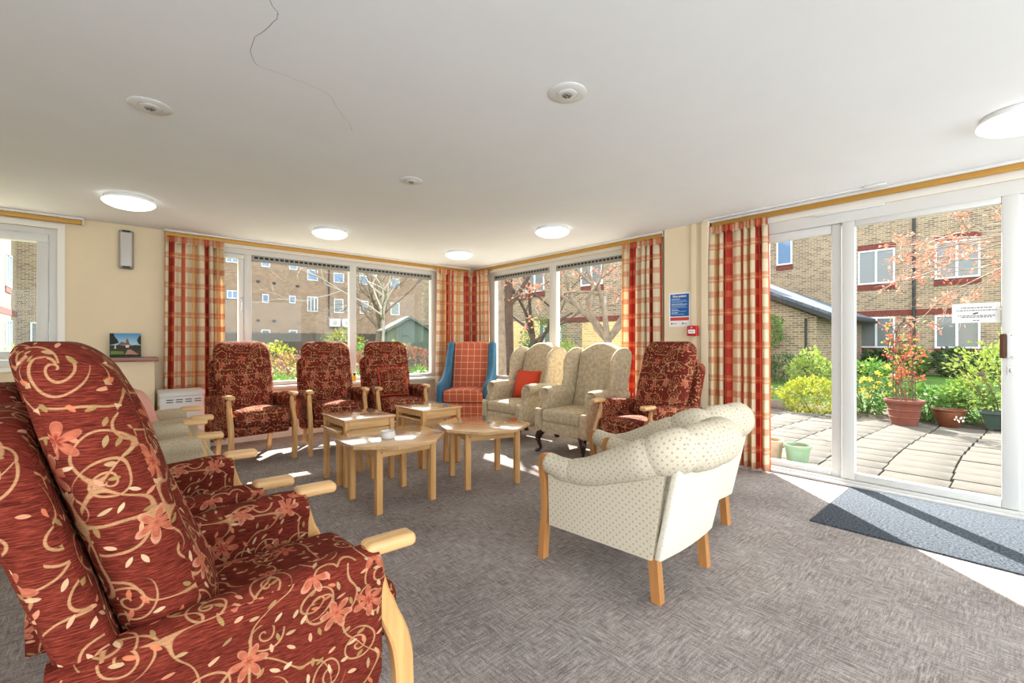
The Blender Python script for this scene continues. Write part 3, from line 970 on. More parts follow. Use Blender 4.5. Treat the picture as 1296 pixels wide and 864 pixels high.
RG = 'rust floral high back armchairs'
chairN = red_chair('rust floral armchair filling the lower left foreground, seen from its side', FLORAL, group=RG)
chairN.location = (-.03, 1.36, 0)
dup(chairN, (-.12, 2.09, 0), 0, 'rust floral armchair second from the camera, directly behind the foreground armchair', RG)
dup(chairN, (1.035, 5.375, 0), -84, 'leftmost rust floral armchair by the window, beside the plaid curtain', RG)
dup(chairN, (1.86, 5.32, 0), -97, 'middle rust floral armchair of the three by the window', RG)
dup(chairN, (2.54, 5.20, 0), -97, 'rust floral armchair by the window with a matching square cushion on it', RG)
dup(chairN, (3.70, 2.10, 0), 170, 'rust floral button back armchair in front of the pillar poster', RG)
BG = 'beige tweed armchairs with wooden arm ends'
bei = red_chair('beige tweed armchair next to the rust floral armchairs', BEIGE_TWEED, GREY_PIPE, group=BG, buttons=False, top=1.13)
bei.location = (-.16, 3.22, 0)
dup(bei, (-.10, 3.95, 0), 0, 'beige tweed armchair nearest the wall heater and shelf', BG)

def cushion(name, label, cat, w_, h_, th, mat, loc, rot, border=None, group=None):
    def puff(x, y, z):
        u = x / (w_ / 2); v = y / (h_ / 2)
        k = max(0, (1 - u ** 4)) * max(0, (1 - v ** 4))
        k = k ** .5
        pin = 1 - .05 * (u * u) * (1 - v * v) * 0
        return (x * (1 - .05 * (1 - v * v) * abs(u)) , y * (1 - .05 * (1 - u * u) * abs(v)), (z / (th / 2)) * (.006 + (th / 2) * k))
    t = thing(name, label, cat, loc)
    t.rotation_euler = tuple(radians(a) for a in rot)
    mk('cushion_cover', rbox((0, 0, 0), (w_, h_, th), .0, 1, (12, 12, 1), puff), mat, t, smooth=80)
    if border:
        mk('border', tube([(a * w_ / 2 * .985, b * h_ / 2 * .985, 0) for a, b in ((-1, -1), (-.5, -.965), (0, -.955), (.5, -.965), (1, -1), (.965, -.5), (.955, 0), (.965, .5), (1, 1), (.5, .965), (0, .955), (-.5, .965), (-1, 1), (-.965, .5), (-.955, 0), (-.965, -.5), (-1, -1))], .011, 8), border, t)
    return t
# cushion on third window armchair (faces about -y)
cushion('scatter_cushion', 'square rust floral cushion with red border leaning on window armchair', 'cushion', .33, .33, .10, FLORAL, (2.495, 4.925, .685), (70, 0, -7), border=REDCUSH)
cushion('scatter_cushion', 'plain coral red cushion on the wing chair', 'cushion', .36, .36, .13, REDCUSH, (3.86, 4.08, .62), (70, 0, -80))
cushion('scatter_cushion', 'pale pink cushion on the beige armchair by the shelf', 'cushion', .36, .36, .12, PINKC, (.17, 3.97, .655), (72, 0, 90))

# ---- wing chairs
def wing_chair(label):
    t = thing('wing_chair', label, 'wing chair', group='stone damask wing chairs')
    C = DAMASK
    # back with camel top
    half = [(.255, .30), (.262, .60), (.272, .85), (.275, 1.00), (.255, 1.05), (.20, 1.075), (.12, 1.115), (.05, 1.135), (0, 1.138)]
    poly = smooth_curve(half, 3); poly = poly + [(-a, b) for a, b in reversed(poly[:-1])]
    def bk(a, b, tt): return (lean_back(tt, b, .40, .26) + (.03 * (1 - (a / .27) ** 2) if tt > .10 else 0), a, b)
    mk('backrest', slab(poly, -.02, .135, .045, 4, bk), C, t, smooth=70)
    for s in (-1, 1):
        # wing : side profile in (p, z)
        prof = smooth_curve([(-.06, .60), (.16, .60), (.235, .66), (.21, .76), (.205, .86), (.185, .96), (.12, 1.04), (.02, 1.085), (-.10, 1.07), (-.15, 1.00), (-.12, .80)], 4, True)
        def wg(a, b, tt, s=s): return (a - .02, s * (tt + .10 * max(0, b - .62) * .35 + .06 * max(0, a)), b)
        mk('wing', slab(prof, .262, .325, .03, 4, wg), C, t, smooth=70)
        # arm : rolled, with scroll front
        sec = smooth_curve([(-.035, .22), (.035, .22), (.035, .46), (.038, .54), (.075, .585), (.082, .63), (.05, .665), (.0, .672), (-.045, .655), (-.055, .60), (-.038, .54), (-.035, .46)], 3, True)
        rings = []
        for i, (p, k, dz) in enumerate([(-.05, 1, -.01), (.1, 1, -.005), (.25, 1, 0), (.40, 1, 0), (.50, 1, -.005), (.555, .97, -.012), (.572, .86, -.02), (.575, .70, -.03)]):
            R = []
            for y, z in sec:
                zz_ = z + (dz if z > .5 else 0)
                # front of the arm slopes back under the roll
                px = p
                if i >= 4 and z > .44:
                    px = p - (.11 * min(1, (z - .44) / .2)) * (i - 3) / 4.0
                if i >= 4 and z <= .44: px = p + .045 * (i - 3) / 4
                R.append((px, s * (.302 + y * k), .42 + (zz_ - .42) * (1 - (1 - k) * .35)))
            rings.append(R)
        mk('arm', loft(rings), C, t, smooth=70)
        # arm front facing panel (upright)
        mk('arm_front', rbox((.600, s * .302, .335), (.05, .085, .24), .022, 3), C, t, smooth=70)
    mk('seat_cushion', rbox((.345, 0, .385), (.55, .50, .13), .04, 4, (6, 6, 1), lambda x, y, z: (x, y, z + (.018 * (1 - (y / .25) ** 2) * max(0, 1 - ((x - .35) / .3) ** 2) if z > .38 else 0))), C, t, uvoff=(.4, .3), smooth=70)
    mk('seat_rail', rbox((.29, 0, .265), (.62, .60, .13), .03, 3, (1, 4, 1), lambda x, y, z: (x + (.02 * (1 - (y / .3) ** 2) if x > .5 else 0), y, z + (.02 * (1 - (y / .3) ** 2) if z < .22 else 0))), C, t, uvoff=(.1, .8), smooth=70)
    for s in (-1, 1):
        pts = smooth_curve([(.575, .275, .225), (.600, .298, .17), (.600, .300, .12), (.585, .286, .06), (.590, .290, .028), (.612, .308, .012), (.622, .316, .0)], 4)
        rr = smooth_curve([(.042,), (.036,), (.025,), (.016,), (.016,), (.022,), (.018,)], 4)
        mk('cabriole_leg', tube([(p, s * y, z) for p, y, z in pts], [r_[0] for r_ in rr], 10), DARKWOOD, t)
        mk('back_leg', loft([[(x0 + a, s * .27 + b, z) for a, b in ((-.022, -.02), (.022, -.02), (.022, .02), (-.022, .02))] for x0, z in ((.02, .22), (-.01, .1), (-.06, 0))]), DARKWOOD, t)
    return t
w1c = wing_chair('stone coloured wing chair holding the coral red cushion')
w1c.location = (3.99, 4.02, 0); w1c.rotation_euler = (0, 0, pi)
dup(w1c, (3.97, 3.09, 0), 180, 'stone coloured wing chair with empty seat, next to the rust armchair')

# ---- teal and orange chair
def teal_chair():
    t = thing('fireside_chair', 'teal sided high back chair with orange check upholstery in the corner', 'armchair', (3.90, 5.29, 0), -137)
    for s in (-1, 1):
        prof = smooth_curve([(-.06, .06), (.30, .06), (.60, .06), (.635, .30), (.635, .52), (.60, .60), (.50, .625), (.36, .66), (.22, .76), (.13, .90), (.06, 1.05), (.0, 1.13), (-.08, 1.145), (-.17, 1.12), (-.17, .95), (-.10, .60), (-.06, .3)], 4, True)
        mk('side_wing', slab(prof, .265, .355, .035, 4, lambda a, b, tt, s=s: (a, s * (tt + (.0 if b < .6 else -.02 * (b - .6))), b)), TEAL, t, smooth=70)
    def bk(x, y, z): return (lean_back(x + (.02 * (1 - (y / .26) ** 2) if x > .08 else 0), z, .40, .24), y, z)
    mk('backrest', rbox((.06, 0, .77), (.15, .53, .75), .035, 3, (1, 6, 8), bk), CHECK, t, smooth=70)
    mk('seat_cushion', rbox((.36, 0, .43), (.56, .53, .15), .035, 3, (4, 4, 1), lambda x, y, z: (x, y, z + (.015 * (1 - (y / .27) ** 2) if z > .43 else 0))), CHECK, t, uvoff=(.03, .02), smooth=70)
    mk('front_panel', rbox((.32, 0, .205), (.58, .53, .29), .015, 2), CHECK, t, uvoff=(.03, .0))
    for s in (-1, 1):
        for p in (.02, .55):
            mk('foot', lathe([(.02, 0), (.026, .03), (.028, .062)], 12, (p, s * .28, 0)), DARKWOOD, t)
teal_chair()

# ---- cream tub chairs
def tub_chair(label):
    t = thing('tub_chair', label, 'tub chair', group='cream dotted tub chairs')
    # local: +x front; width wider at the front
    yf, yb = .285, .255
    def side_y(p): return yb + (yf - yb) * (p + .30) / .62
    LEAN = .22
    # side panels
    for s in (-1, 1):
        prof = [(-.272, .19), (.30, .19), (.30, .505), (.18, .475), (.05, .49), (-.10, .56), (-.22, .63), (-.35, .66)]
        rings = []
        for off in (-.018, .018):
            rings.append([(a, s * (side_y(a) + off + .03 * max(0, b - .19)), b) for a, b in prof])
        mk('side_panel', loft(rings), CREAM_DOT, t, smooth=30)
    # back panel
    g = rbox((-.295, 0, .43), (.035, yb * 2 + .02, .48), .012, 2, (1, 6, 6), lambda x, y, z: (x - LEAN * (z - .19) - .015 * (1 - (y / yb) ** 2), y * (1 + .12 * (z - .19)), z))
    mk('back_panel', g, CREAM_BACK, t, smooth=40)
    # seat
    mk('seat_base', rbox((.0, 0, .25), (.58, .50, .12), .02, 2), CREAM_DOT, t)
    mk('seat_cushion', rbox((.03, 0, .37), (.56, .42, .13), .045, 4, (5, 5, 1), lambda x, y, z: (x, y, z + (.02 * (1 - (y / .25) ** 2) if z > .37 else 0))), CREAM_DOT, t, uvoff=(.3, .1), smooth=70)
    # inner padding : inside of back
    mk('inner_back', rbox((-.235, 0, .50), (.11, .46, .36), .045, 3, (1, 6, 4), lambda x, y, z: (x - LEAN * (z - .19), y, z)), CREAM_DOT, t, uvoff=(.7, .3), smooth=70)
    for s in (-1, 1):
        mk('inner_arm', slab([(-.30, .35), (.29, .35), (.29, .50), (.18, .48), (.05, .49), (-.10, .56), (-.30, .62)], .20, .27, .02, 2, lambda a, b, tt, s=s: (a, s * (tt + (side_y(a) - .27)), b)), CREAM_DOT, t, smooth=50)
    # padded roll swept round in a U
    half = [(.325, .288, .515, .052), (.20, .287, .495, .060), (.06, .285, .515, .068), (-.10, .282, .575, .078), (-.24, .275, .630, .088), (-.345, .235, .672, .097), (-.410, .13, .685, .102), (-.425, 0, .688, .102)]
    path = smooth_curve(half, 7)
    full = path + [(a, -b, c, r_) for a, b, c, r_ in reversed(path[:-1])]
    seams = [9, 30, 39, len(path) - 1]
    seams = seams + [len(full) - 1 - q for q in seams]
    rings = []
    NR = 18
    for i, (a, b, c, r_) in enumerate(full):
        p = Vector((a, b, c))
        q0 = Vector(full[max(0, i - 1)][:3]); q1 = Vector(full[min(len(full) - 1, i + 1)][:3])
        tg = (q1 - q0).normalized()
        out = tg.cross(Vector((0, 0, 1))).normalized() * -1
        if out.dot(Vector((a + .05, b, 0))) < 0 and False: out = -out
        up = out.cross(tg).normalized()
        if up.z < 0: up = -up
        k = 1.0
        for q in seams:
            if abs(i - q) <= 1: k = min(k, .88 if i == q else .965)
        if i in (0, len(full) - 1): k = .82
        R = []
        for j in range(NR):
            th = 2 * pi * j / NR
            x_, z_ = cos(th) * r_ * k, sin(th) * r_ * k * 1.02
            R.append(p + out * x_ * .92 + up * z_)
        rings.append(R)
    mk('padded_roll', loft(rings), CREAM_DOT, t, smooth=50, uvoff=(.15, .45))
    for q in sorted(set(seams)):
        R = [v for v in rings[q]]
        mk('roll_seam', tube(R + [R[0]], .0022, 5), CREAM_BACK, t)
    for s in (-1, 1):
        pts = smooth_curve([(.335, .555), (.352, .50), (.338, .40), (.330, .28), (.345, .12), (.352, 0)], 4)
        rings = [[(p + a, s * .290 + b, z) for a, b in ((-.018, -.022), (.018, -.022), (.018, .022), (-.018, .022))] for p, z in pts]
        rings[0] = [(x - .012, y, z + .004) for x, y, z in rings[0]]
        mk('front_leg', loft(rings), BEECH_D, t, smooth=30)
        mk('back_leg', loft([[(x0 + a, s * .238 + b, z) for a, b in ((-.022, -.02), (.022, -.02), (.022, .02), (-.022, .02))] for x0, z in ((-.268, .20), (-.285, 0))]), BEECH_D, t, smooth=30)
    return t
BEECH_D = wood_material('honey_beech', (190, 132, 76), 2)
tb = tub_chair('cream dotted tub chair in front, seen from behind')
tb.location = (2.04, 1.37, 0); tb.rotation_euler = (0, 0, radians(92))
dup(tb, (2.70, 1.56, 0), 85, 'cream dotted tub chair half hidden behind the other, nearer the door curtain')

# ------------------------------------------------------------------ tables
def octagon(label, loc, rz, group='octagonal beech coffee tables'):
    t = thing('octagonal_table', label, 'coffee table', loc, rz, group)
    R = .388
    poly = [(R * cos(pi / 8 + k * pi / 4), R * sin(pi / 8 + k * pi / 4)) for k in range(8)]
    tp = mk('table_top', slab(poly, .442, .468, .004, 2, to=lambda a, b, tt: (a, b, tt)), BEECH_TOP, t, smooth=30)
    for sx in (-1, 1):
        for sy in (-1, 1):
            mk('leg', box(sx * .21 - .0225, sx * .21 + .0225, sy * .205 - .0225, sy * .205 + .0225, 0, .442, .006), BEECH_V, t)
    for s in (-1, 1):
        mk('apron', box(-.1875, .1875, s * .205 - .010, s * .205 + .010, .375, .442, .002), BEECH_X, t)
        mk('apron', box(s * .21 - .010, s * .21 + .010, -.1825, .1825, .375, .442, .002), BEECH_X, t)
        mk('peg', lathe([(.004, 0), (.004, .002)], 8).map(lambda x, y, z, s=s: (s * .2 + x, -.2275 - z, .41 + y)), DARKTXT, t)
    return t
o1 = octagon('octagonal beech coffee table with the white bowl on it', (1.545, 3.07, 0), 2)
dup(o1, (2.345, 3.01, 0), -17, 'octagonal beech coffee table with a bare top, nearer the wing chairs')
t = thing('ceramic_bowl', 'small round white ceramic bowl on the octagonal table', 'bowl', (1.47, 2.98, .4685))
mk('bowl_body', lathe([(.035, 0), (.046, .003), (.050, .012), (.0505, .03), (.048, .042), (.050, .048), (.047, .053), (.043, .052), (.042, .03), (.036, .012), (.001, .010)], 32), CERAMIC, t)

def square_table(label, loc, rz, L, W, H, name='square_table', group='square beech side tables', lip=.0):
    t = thing(name, label, 'side table', loc, rz, group)
    mk('table_top', rbox((0, 0, H - .011), (L, W, .022), .006, 2), BEECH_TOP, t)
    lx, ly = L / 2 - .03 - lip, W / 2 - .03 - lip
    for sx in (-1, 1):
        for sy in (-1, 1):
            mk('leg', box(sx * lx - .021, sx * lx + .021, sy * ly - .021, sy * ly + .021, 0, H - .022, .006), BEECH_V, t)
    for s in (-1, 1):
        mk('apron', box(-lx + .021, lx - .021, s * ly - .010, s * ly + .012, H - .085, H - .022, .002), BEECH_X, t)
    mk('apron', box(lx - .012, lx + .010, -ly + .021, ly - .021, H - .085, H - .022, .002), BEECH_X, t)
    mk('apron', box(-lx - .010, -lx + .012, -ly + .021, ly - .021, H - .075 + .01, H - .022, .002), BEECH_X, t)
    return t
NG = 'small nested tables'
s1 = square_table('taller square beech side table standing behind the bowl table', (1.59, 3.77, 0), 0, .44, .50, .535)
s2 = dup(s1, (2.30, 3.82, 0), 2, 'taller square beech side table in front of the teal chair')
n1 = square_table('small nest table poking out under the side table behind the bowl table', (1.515, 3.77, 0), 0, .36, .36, .445, 'nest_table', NG, .008)
dup(n1, (2.265, 3.82, 0), 2, 'small nest table tucked under the side table before the teal chair', NG)

t = thing('air_freshener', 'tiny yellow bottle with black cap on the window sill', 'bottle', (2.44, YW - .02, .621))
mk('bottle_body', rbox((0, 0, .04), (.05, .035, .08), .008, 2), YELLOW, t)
mk('cap', rbox((0.005, 0, .095), (.03, .025, .03), .006, 2), BLACKP, t)
mk('foot', box(-.02, .02, -.015, .015, -.0005, .004), BLACKP, t)

# ------------------------------------------------------------------ outside
GZ = -.08
GRASS = leaf_material('lawn_green', (50, 86, 24), (84, 122, 38), 2.2)
SOIL = plain('bed_soil', (74, 58, 44), .95, var=.3, scale=6)
SLABM = plain('weathered_slab', (78, 72, 64), .9, var=.3, scale=3.5, bump=.2)
JOINT = plain('mossy_joint', (84, 80, 60), .95, var=.2, scale=8)
BUFF = brick_material('buff_brick', (142, 122, 96), (94, 79, 63), (162, 150, 132))
BROWNB = brick_material('brown_brick', (136, 110, 88), (100, 78, 62), (140, 124, 108))
REDB = brick_material('red_soldier_brick', (116, 40, 30), (92, 30, 26), (92, 62, 52), bw=.075, bh=.225)
SLATE = brick_material('grey_slate', (70, 78, 92), (90, 98, 112), (48, 52, 58), bw=.3, bh=.2)
BARK = plain('grey_bark', (112, 98, 84), .9, var=.3, scale=8, bump=.5)
BARKD = plain('dark_bark', (70, 54, 44), .9, var=.3, scale=8, bump=.5)
BIRCH = plain('pale_birch_bark', (148, 140, 128), .8, var=.12, scale=9)
TWIG = plain('pale_twig', (140, 122, 106), .8, var=.15, scale=10)
STEM = plain('brown_stem', (104, 76, 52), .9, var=.2, scale=9)
TERRA = plain('terracotta', (112, 60, 46), .85, var=.15, scale=9)
GLAZE = plain('brown_glaze', (100, 54, 28), .3, var=.25, scale=6)
DGREEN = plain('dark_green_plastic', (44, 62, 54), .5)
PGREEN = plain('pale_green_pot_glaze', (130, 156, 124), .4)
STONE = plain('beige_stone_pot', (186, 160, 134), .9, var=.15, scale=12)
IRON = plain('rusty_iron', (72, 48, 38), .7)
FENCEM = wood_material('dark_fence_wood', (78, 70, 64), 2, .2, .9)
SHEDM = wood_material('green_shed_wood', (78, 92, 78), 2, .15, .8)
FELT = plain('shed_felt', (72, 74, 68), .9, var=.2, scale=5)
L_GOLD = leaf_material('golden_leaf', (112, 122, 30), (168, 170, 58), 6)
L_LIME = leaf_material('lime_leaf', (100, 126, 42), (160, 172, 80), 6)
L_MID = leaf_material('mid_green_leaf', (58, 98, 36), (104, 146, 62), 6)
L_DARK = leaf_material('dark_green_leaf', (32, 58, 28), (66, 96, 46), 6)
L_RED = leaf_material('red_young_leaf', (186, 60, 48), (224, 116, 92), 9)
L_RUST = leaf_material('rusty_red_leaf', (104, 70, 56), (142, 96, 78), 5)
L_BLOS = leaf_material('peach_blossom', (186, 92, 70), (222, 146, 118), 9)
L_YEL = leaf_material('yellow_petal', (226, 188, 48), (246, 224, 110), 9)
L_WHITE = leaf_material('cream_petal', (226, 214, 190), (250, 244, 226), 9)

struct('ground_1', box(4.82, 60, -30, 60, GZ - .3, GZ), GRASS, 'garden lawn beyond the patio', smooth=0)
struct('ground_2', box(-40, 4.82, 6.3, 60, GZ - .3, GZ), GRASS, 'garden lawn outside the long window', smooth=0)
patio = struct('patio', multi((4.72, 8.95, -2.6, 6.2, GZ - .05, GZ + .012)), JOINT, 'stone slab patio outside the door', smooth=0)
rnd = random.Random(3)
base = None
NX, NY = 13, 17
for j in range(NY):
    y = -1.9 + j * .46
    off = rnd.uniform(-.12, .12)
    for i in range(NX + 1):
        x = 4.74 + i * .315 + off
        if x < 4.72 or x + .305 > 8.98 or (y > 2.75 and x < 7.0): continue
        if base is None:
            base = mk('slab', rbox((.1525, .225, .015), (.303, .448, .03), .006, 1), SLABM, patio)
            o = base
        else:
            o = base.copy(); COL.objects.link(o)
        bend = .05 * sin((x - 4.7) * 1.1)
        o.location = (x, y + bend, GZ + .008 + rnd.uniform(0, .006))
        o.rotation_euler = (rnd.uniform(-.006, .006), rnd.uniform(-.008, .008), rnd.uniform(-.008, .008))
BOUNCE = plain('pale_bounce_surface', (196, 190, 178), .9, var=.08, scale=4)  # for unseen strips added below the sills to bounce sun onto the ceiling
struct('bounce_strip_1', box(-4, 8.9, 6.28, 7.75, GZ - .05, GZ + .02), BOUNCE, 'unseen pale strip added below the long window to bounce sunlight in', smooth=0)
struct('bounce_strip_2', box(4.74, 7.0, 3.2, 6.27, GZ - .02, GZ + .045), BOUNCE, 'unseen pale strip added below the wing chairs window to bounce sunlight in', smooth=0)
bed = mk('planting_bed', box(8.98, 10.2, -2.6, 6.0, GZ - .05, GZ + .03, .02), SOIL)
tag(bed, 'bare soil planting bed along the patio edge', 'flower bed', kind='stuff')

def leaves(n, pos, size, seed, aspect=.5, up=.3):
    """n small folded leaves; pos(rnd) gives a centre and an outward direction"""
    r = random.Random(seed); g = G()
    for _ in range(n):
        c, o = pos(r)
        c = Vector(c)
        d = (Vector(o) + Vector((r.gauss(0, .6), r.gauss(0, .6), r.gauss(0, .6) + up))).normalized()
        s = d.cross(Vector((r.gauss(0, 1), r.gauss(0, 1), r.gauss(0, 1)))).normalized()
        nn = d.cross(s)
        L = size * r.uniform(.6, 1.3); W = L * aspect / 2
        m_ = c + d * L * .5 + nn * L * .08
        g.add([c, m_ + s * W, c + d * L, m_ - s * W], [(0, 1, 2, 3)])
    return g

def shrub(name, label, loc, rx, ry, h, n, size, mat, seed, stems=7, stem_mat=None, cat='shrub', flower=None, shell=.55, base=0.0, aspect=.5, group=None):
    t = thing(name, label, cat, loc, group=group)
    def pos(r):
        while True:
            v = Vector((r.gauss(0, 1), r.gauss(0, 1), r.gauss(0, 1)))
            if v.length > .01: break
        v.normalize(); k = shell + (1 - shell) * r.random() ** .5
        lump = 1 + .13 * sin(v.x * 5 + seed) * sin(v.y * 6 + seed * 2) + .1 * sin(v.z * 7 + seed)
        c = (v.x * rx * k * lump, v.y * ry * k * lump, base + (h - base) / 2 + v.z * (h - base) / 2 * k * lump)
        return c, (v.x, v.y, v.z)
    fo = mk('foliage', leaves(n, pos, size, seed, aspect), mat, t, smooth=0)
    r = random.Random(seed + 50)
    for i in range(stems):
        a = r.uniform(0, 2 * pi); k = r.uniform(.4, .9)
        p = [(0.05 * cos(a) * rx, .05 * sin(a) * ry, 0)]
        for q in (.4, .7, 1.0):
            p.append((cos(a) * rx * k * q + r.uniform(-.03, .03), sin(a) * ry * k * q + r.uniform(-.03, .03), (h * .85) * q * (1 - .3 * k * q)))
        mk('stem', tube(p, [.010, .008, .006, .003], 5), stem_mat or STEM, t)
    if flower:
        fm, fn, fs = flower
        def fp(r):
            c, o = pos(r)
            v = Vector(o); return (Vector(c) + v * .03, o)
        g = G(); rr = random.Random(seed + 9)
        for _ in range(fn):
            c, o = fp(rr)
            if c[2] < h * .35: continue
            ang0 = rr.uniform(0, 6)
            d = Vector(o).normalized(); s = d.orthogonal().normalized(); u = d.cross(s)
            for k in range(5):
                a = ang0 + k * 2 * pi / 5
                e = (s * cos(a) + u * sin(a)); f = (s * cos(a + .5) + u * sin(a + .5)); e2 = (s * cos(a - .5) + u * sin(a - .5))
                g.add([c, c + f * fs * .6 + d * fs * .2, c + e * fs + d * fs * .3, c + e2 * fs * .6 + d * fs * .2], [(0, 1, 2, 3)])
        o = mk('flowers', g, fm, t, smooth=0); o['kind'] = 'stuff'
    return t

# ---- planting along the patio
shrub('clipped_shrub', 'rounded golden green clipped shrub at the patio edge', (8.95, 2.42, GZ), .42, .50, .58, 2600, .055, L_GOLD, 1, stems=5)
shrub('clipped_shrub', 'golden green shrub at the patio edge, partly behind the door curtain', (8.9, 3.5, GZ), .42, .46, .62, 2200, .055, L_GOLD, 2, stems=5)
shrub('flowering_shrub', 'leafy shrub with yellow flowers left of the terracotta pot', (9.45, 1.78, GZ), .40, .42, .92, 1700, .07, L_MID, 3, flower=(L_YEL, 90, .05))
shrub('leafy_shrub', 'pale lime spreading shrub behind the green trough', (9.35, .22, GZ), .55, .60, 1.28, 2200, .06, L_LIME, 4, stems=14, shell=.35)
shrub('low_plant', 'low bright green plants between terracotta and brown pots', (9.35, 1.0, GZ), .38, .36, .55, 1600, .10, L_MID, 5, aspect=.25, flower=(L_WHITE, 30, .03))
shrub('low_plant', 'low dark leaved plants behind the brown glazed pot', (9.45, .62, GZ), .34, .34, .62, 1400, .085, L_MID, 6, aspect=.3)
shrub('leafy_shrub', 'lime green upright shrub on the lawn behind the golden shrub', (12.6, 3.45, GZ), .5, .45, 1.0, 1200, .09, L_LIME, 7, stems=10, shell=.4)
shrub('leafy_shrub', 'tall lime climber at the right edge of the door pane', (9.9, .02, GZ), .28, .30, 1.95, 900, .06, L_LIME, 8, stems=6, shell=.3)
for i, (x, y, rx, ry, h, mt, lb) in enumerate([
    (16.2, 6.3, .55, .8, .8, L_DARK, 'dark green border shrub at the foot of the lean-to'),
    (21.9, 3.75, .6, .5, .85, L_DARK, 'dark green border shrub below the left ground floor window'),
    (21.9, 2.75, .6, .45, .95, L_MID, 'mid green border shrub beside the black downpipe'),
    (21.9, 1.65, .6, .55, 1.0, L_DARK, 'dark green border shrub below the right ground floor window'),
    (21.8, .3, .6, .7, 1.1, L_MID, 'mid green border shrub at the right end of the brick building')]):
    shrub('border_shrub', lb, (x, y, GZ), rx, ry, h, 900, .16, mt, 20 + i, stems=4, group='shrubs along the brick building')
shrub('border_shrub', 'dark spiky green plants in front of the lean-to wall', (15.2, 4.55, GZ), .9, 1.0, .75, 1300, .2, L_DARK, 27, stems=3, aspect=.15, group='shrubs along the brick building')

# pots
def pot(name, label, loc, prof, mat, soil_r, soil_z, bands=()):
    t = thing(name, label, 'plant pot', loc)
    mk('pot_body', lathe(prof, 36), mat, t)
    for r_, z_ in bands:
        mk('rim_band', lathe([(r_ - .004, z_), (r_ + .004, z_ + .004), (r_ + .006, z_ + .014), (r_ - .002, z_ + .02)], 36, caps=False), mat, t)
    mk('soil', lathe([(soil_r, 0), (soil_r, .005)], 24, (0, 0, soil_z)), SOIL, t)
    return t
PZ = GZ + .042
tp = pot('terracotta_pot', 'large ribbed terracotta pot on the patio', (8.52, 1.16, PZ), [(.14, 0), (.15, .004), (.19, .25), (.205, .30), (.225, .315), (.232, .34), (.228, .36), (.205, .36), (.19, .32), (.0, .318)], TERRA, .19, .325, ((.168, .10), (.186, .20)))
pot('glazed_pot', 'round brown glazed pot with white motif on the patio', (8.82, .72, PZ), [(.10, 0), (.11, .004), (.15, .09), (.17, .18), (.168, .21), (.186, .225), (.188, .24), (.165, .24), (.155, .2), (.0, .198)], GLAZE, .152, .205)
mo = bpy.data.objects['glazed_pot']
def motif():
    g = G()
    for k in range(9):
        a = radians(205 + k * 5.5); z = .12 + .03 * sin(k * 1.7)
        r_ = .165 + .002
        c = Vector((r_ * cos(a), r_ * sin(a), z))
        g.join(rbox(tuple(c), (.012, .016, .022 + .01 * (k % 2)), .004, 1))
    mk('white_motif', g, CERAMIC, mo)['kind'] = 'stuff'
motif()
t = thing('planter_trough', 'dark green rectangular trough at the right edge of the patio', 'planter', (8.92, .18, PZ))
mk('trough_body', loft([[(a * w_, b * l_, z) for a, b in ((-1, -1), (1, -1), (1, 1), (-1, 1))] for w_, l_, z in ((.10, .16, .02), (.10, .17, .025), (.145, .22, .21), (.165, .24, .22), (.165, .24, .25), (.145, .22, .25), (.14, .215, .22))]), DGREEN, t, smooth=30)
for sx in (-1, 1):
    for sy in (-1, 1): mk('foot', box(sx * .08 - .015, sx * .08 + .015, sy * .13 - .02, sy * .13 + .02, 0, .022), DGREEN, t)
pot('pale_green_pot', 'pale green glazed pot close outside the door', (5.0, 1.47, PZ), [(.08, 0), (.085, .003), (.105, .155), (.115, .16), (.118, .19), (.108, .19), (.10, .16), (.0, .155)], PGREEN, .10, .158)
pot('stone_pot', 'beige stone pot beside the pale green pot', (5.02, 1.72, PZ), [(.09, 0), (.095, .003), (.11, .15), (.118, .165), (.118, .20), (.105, .20), (.10, .17), (.0, .165)], STONE, .10, .168)

# obelisk and red climber growing from the terracotta pot
t = thing('garden_obelisk', 'rusty iron obelisk with domed top standing in the terracotta pot', 'obelisk', (8.52, 1.16, PZ + .331))
for k in range(4):
    a = pi / 4 + k * pi / 2; r_ = .15
    pts = [(r_ * cos(a), r_ * sin(a), 0), (r_ * cos(a), r_ * sin(a), .85), (r_ * .85 * cos(a), r_ * .85 * sin(a), 1.0), (r_ * .5 * cos(a), r_ * .5 * sin(a), 1.10), (0, 0, 1.14)]
    mk('upright', tube(smooth_curve(pts, 4), .006, 6), IRON, t)
for z_ in (.3, .6, .85):
    mk('hoop', tube([(.15 * cos(q * pi / 12), .15 * sin(q * pi / 12), z_) for q in range(25)], .005, 6), IRON, t)
mk('finial', lathe([(.006, 1.13), (.02, 1.15), (.02, 1.17), (.006, 1.20), (.001, 1.24)], 10), IRON, t)
t = thing('climber', 'red leaved climbing plant on the iron obelisk', 'climber', (8.52, 1.16, PZ + .331))
r = random.Random(12); g = G()
heads = []
for k in range(9):
    a = r.uniform(0, 6.28); p = [(.05 * cos(a), .05 * sin(a), 0)]
    top = r.uniform(.45, 1.1)
    for q in range(1, 7):
        rr = .05 + .14 * q / 6 + r.uniform(-.04, .06)
        a += r.uniform(-.5, .7)
        p.append((rr * cos(a), rr * sin(a), top * q / 6))
    mk('stem', tube(smooth_curve(p, 3), .006, 5), STEM, t)
    heads += p[2:]
def hp(rn):
    c = rn.choice(heads); return (Vector(c) + Vector((rn.gauss(0, .05), rn.gauss(0, .05), rn.gauss(0, .05))), (rn.gauss(0, 1), rn.gauss(0, 1), .5))
red_heads = [h_ for h_ in heads if h_[2] > .3]
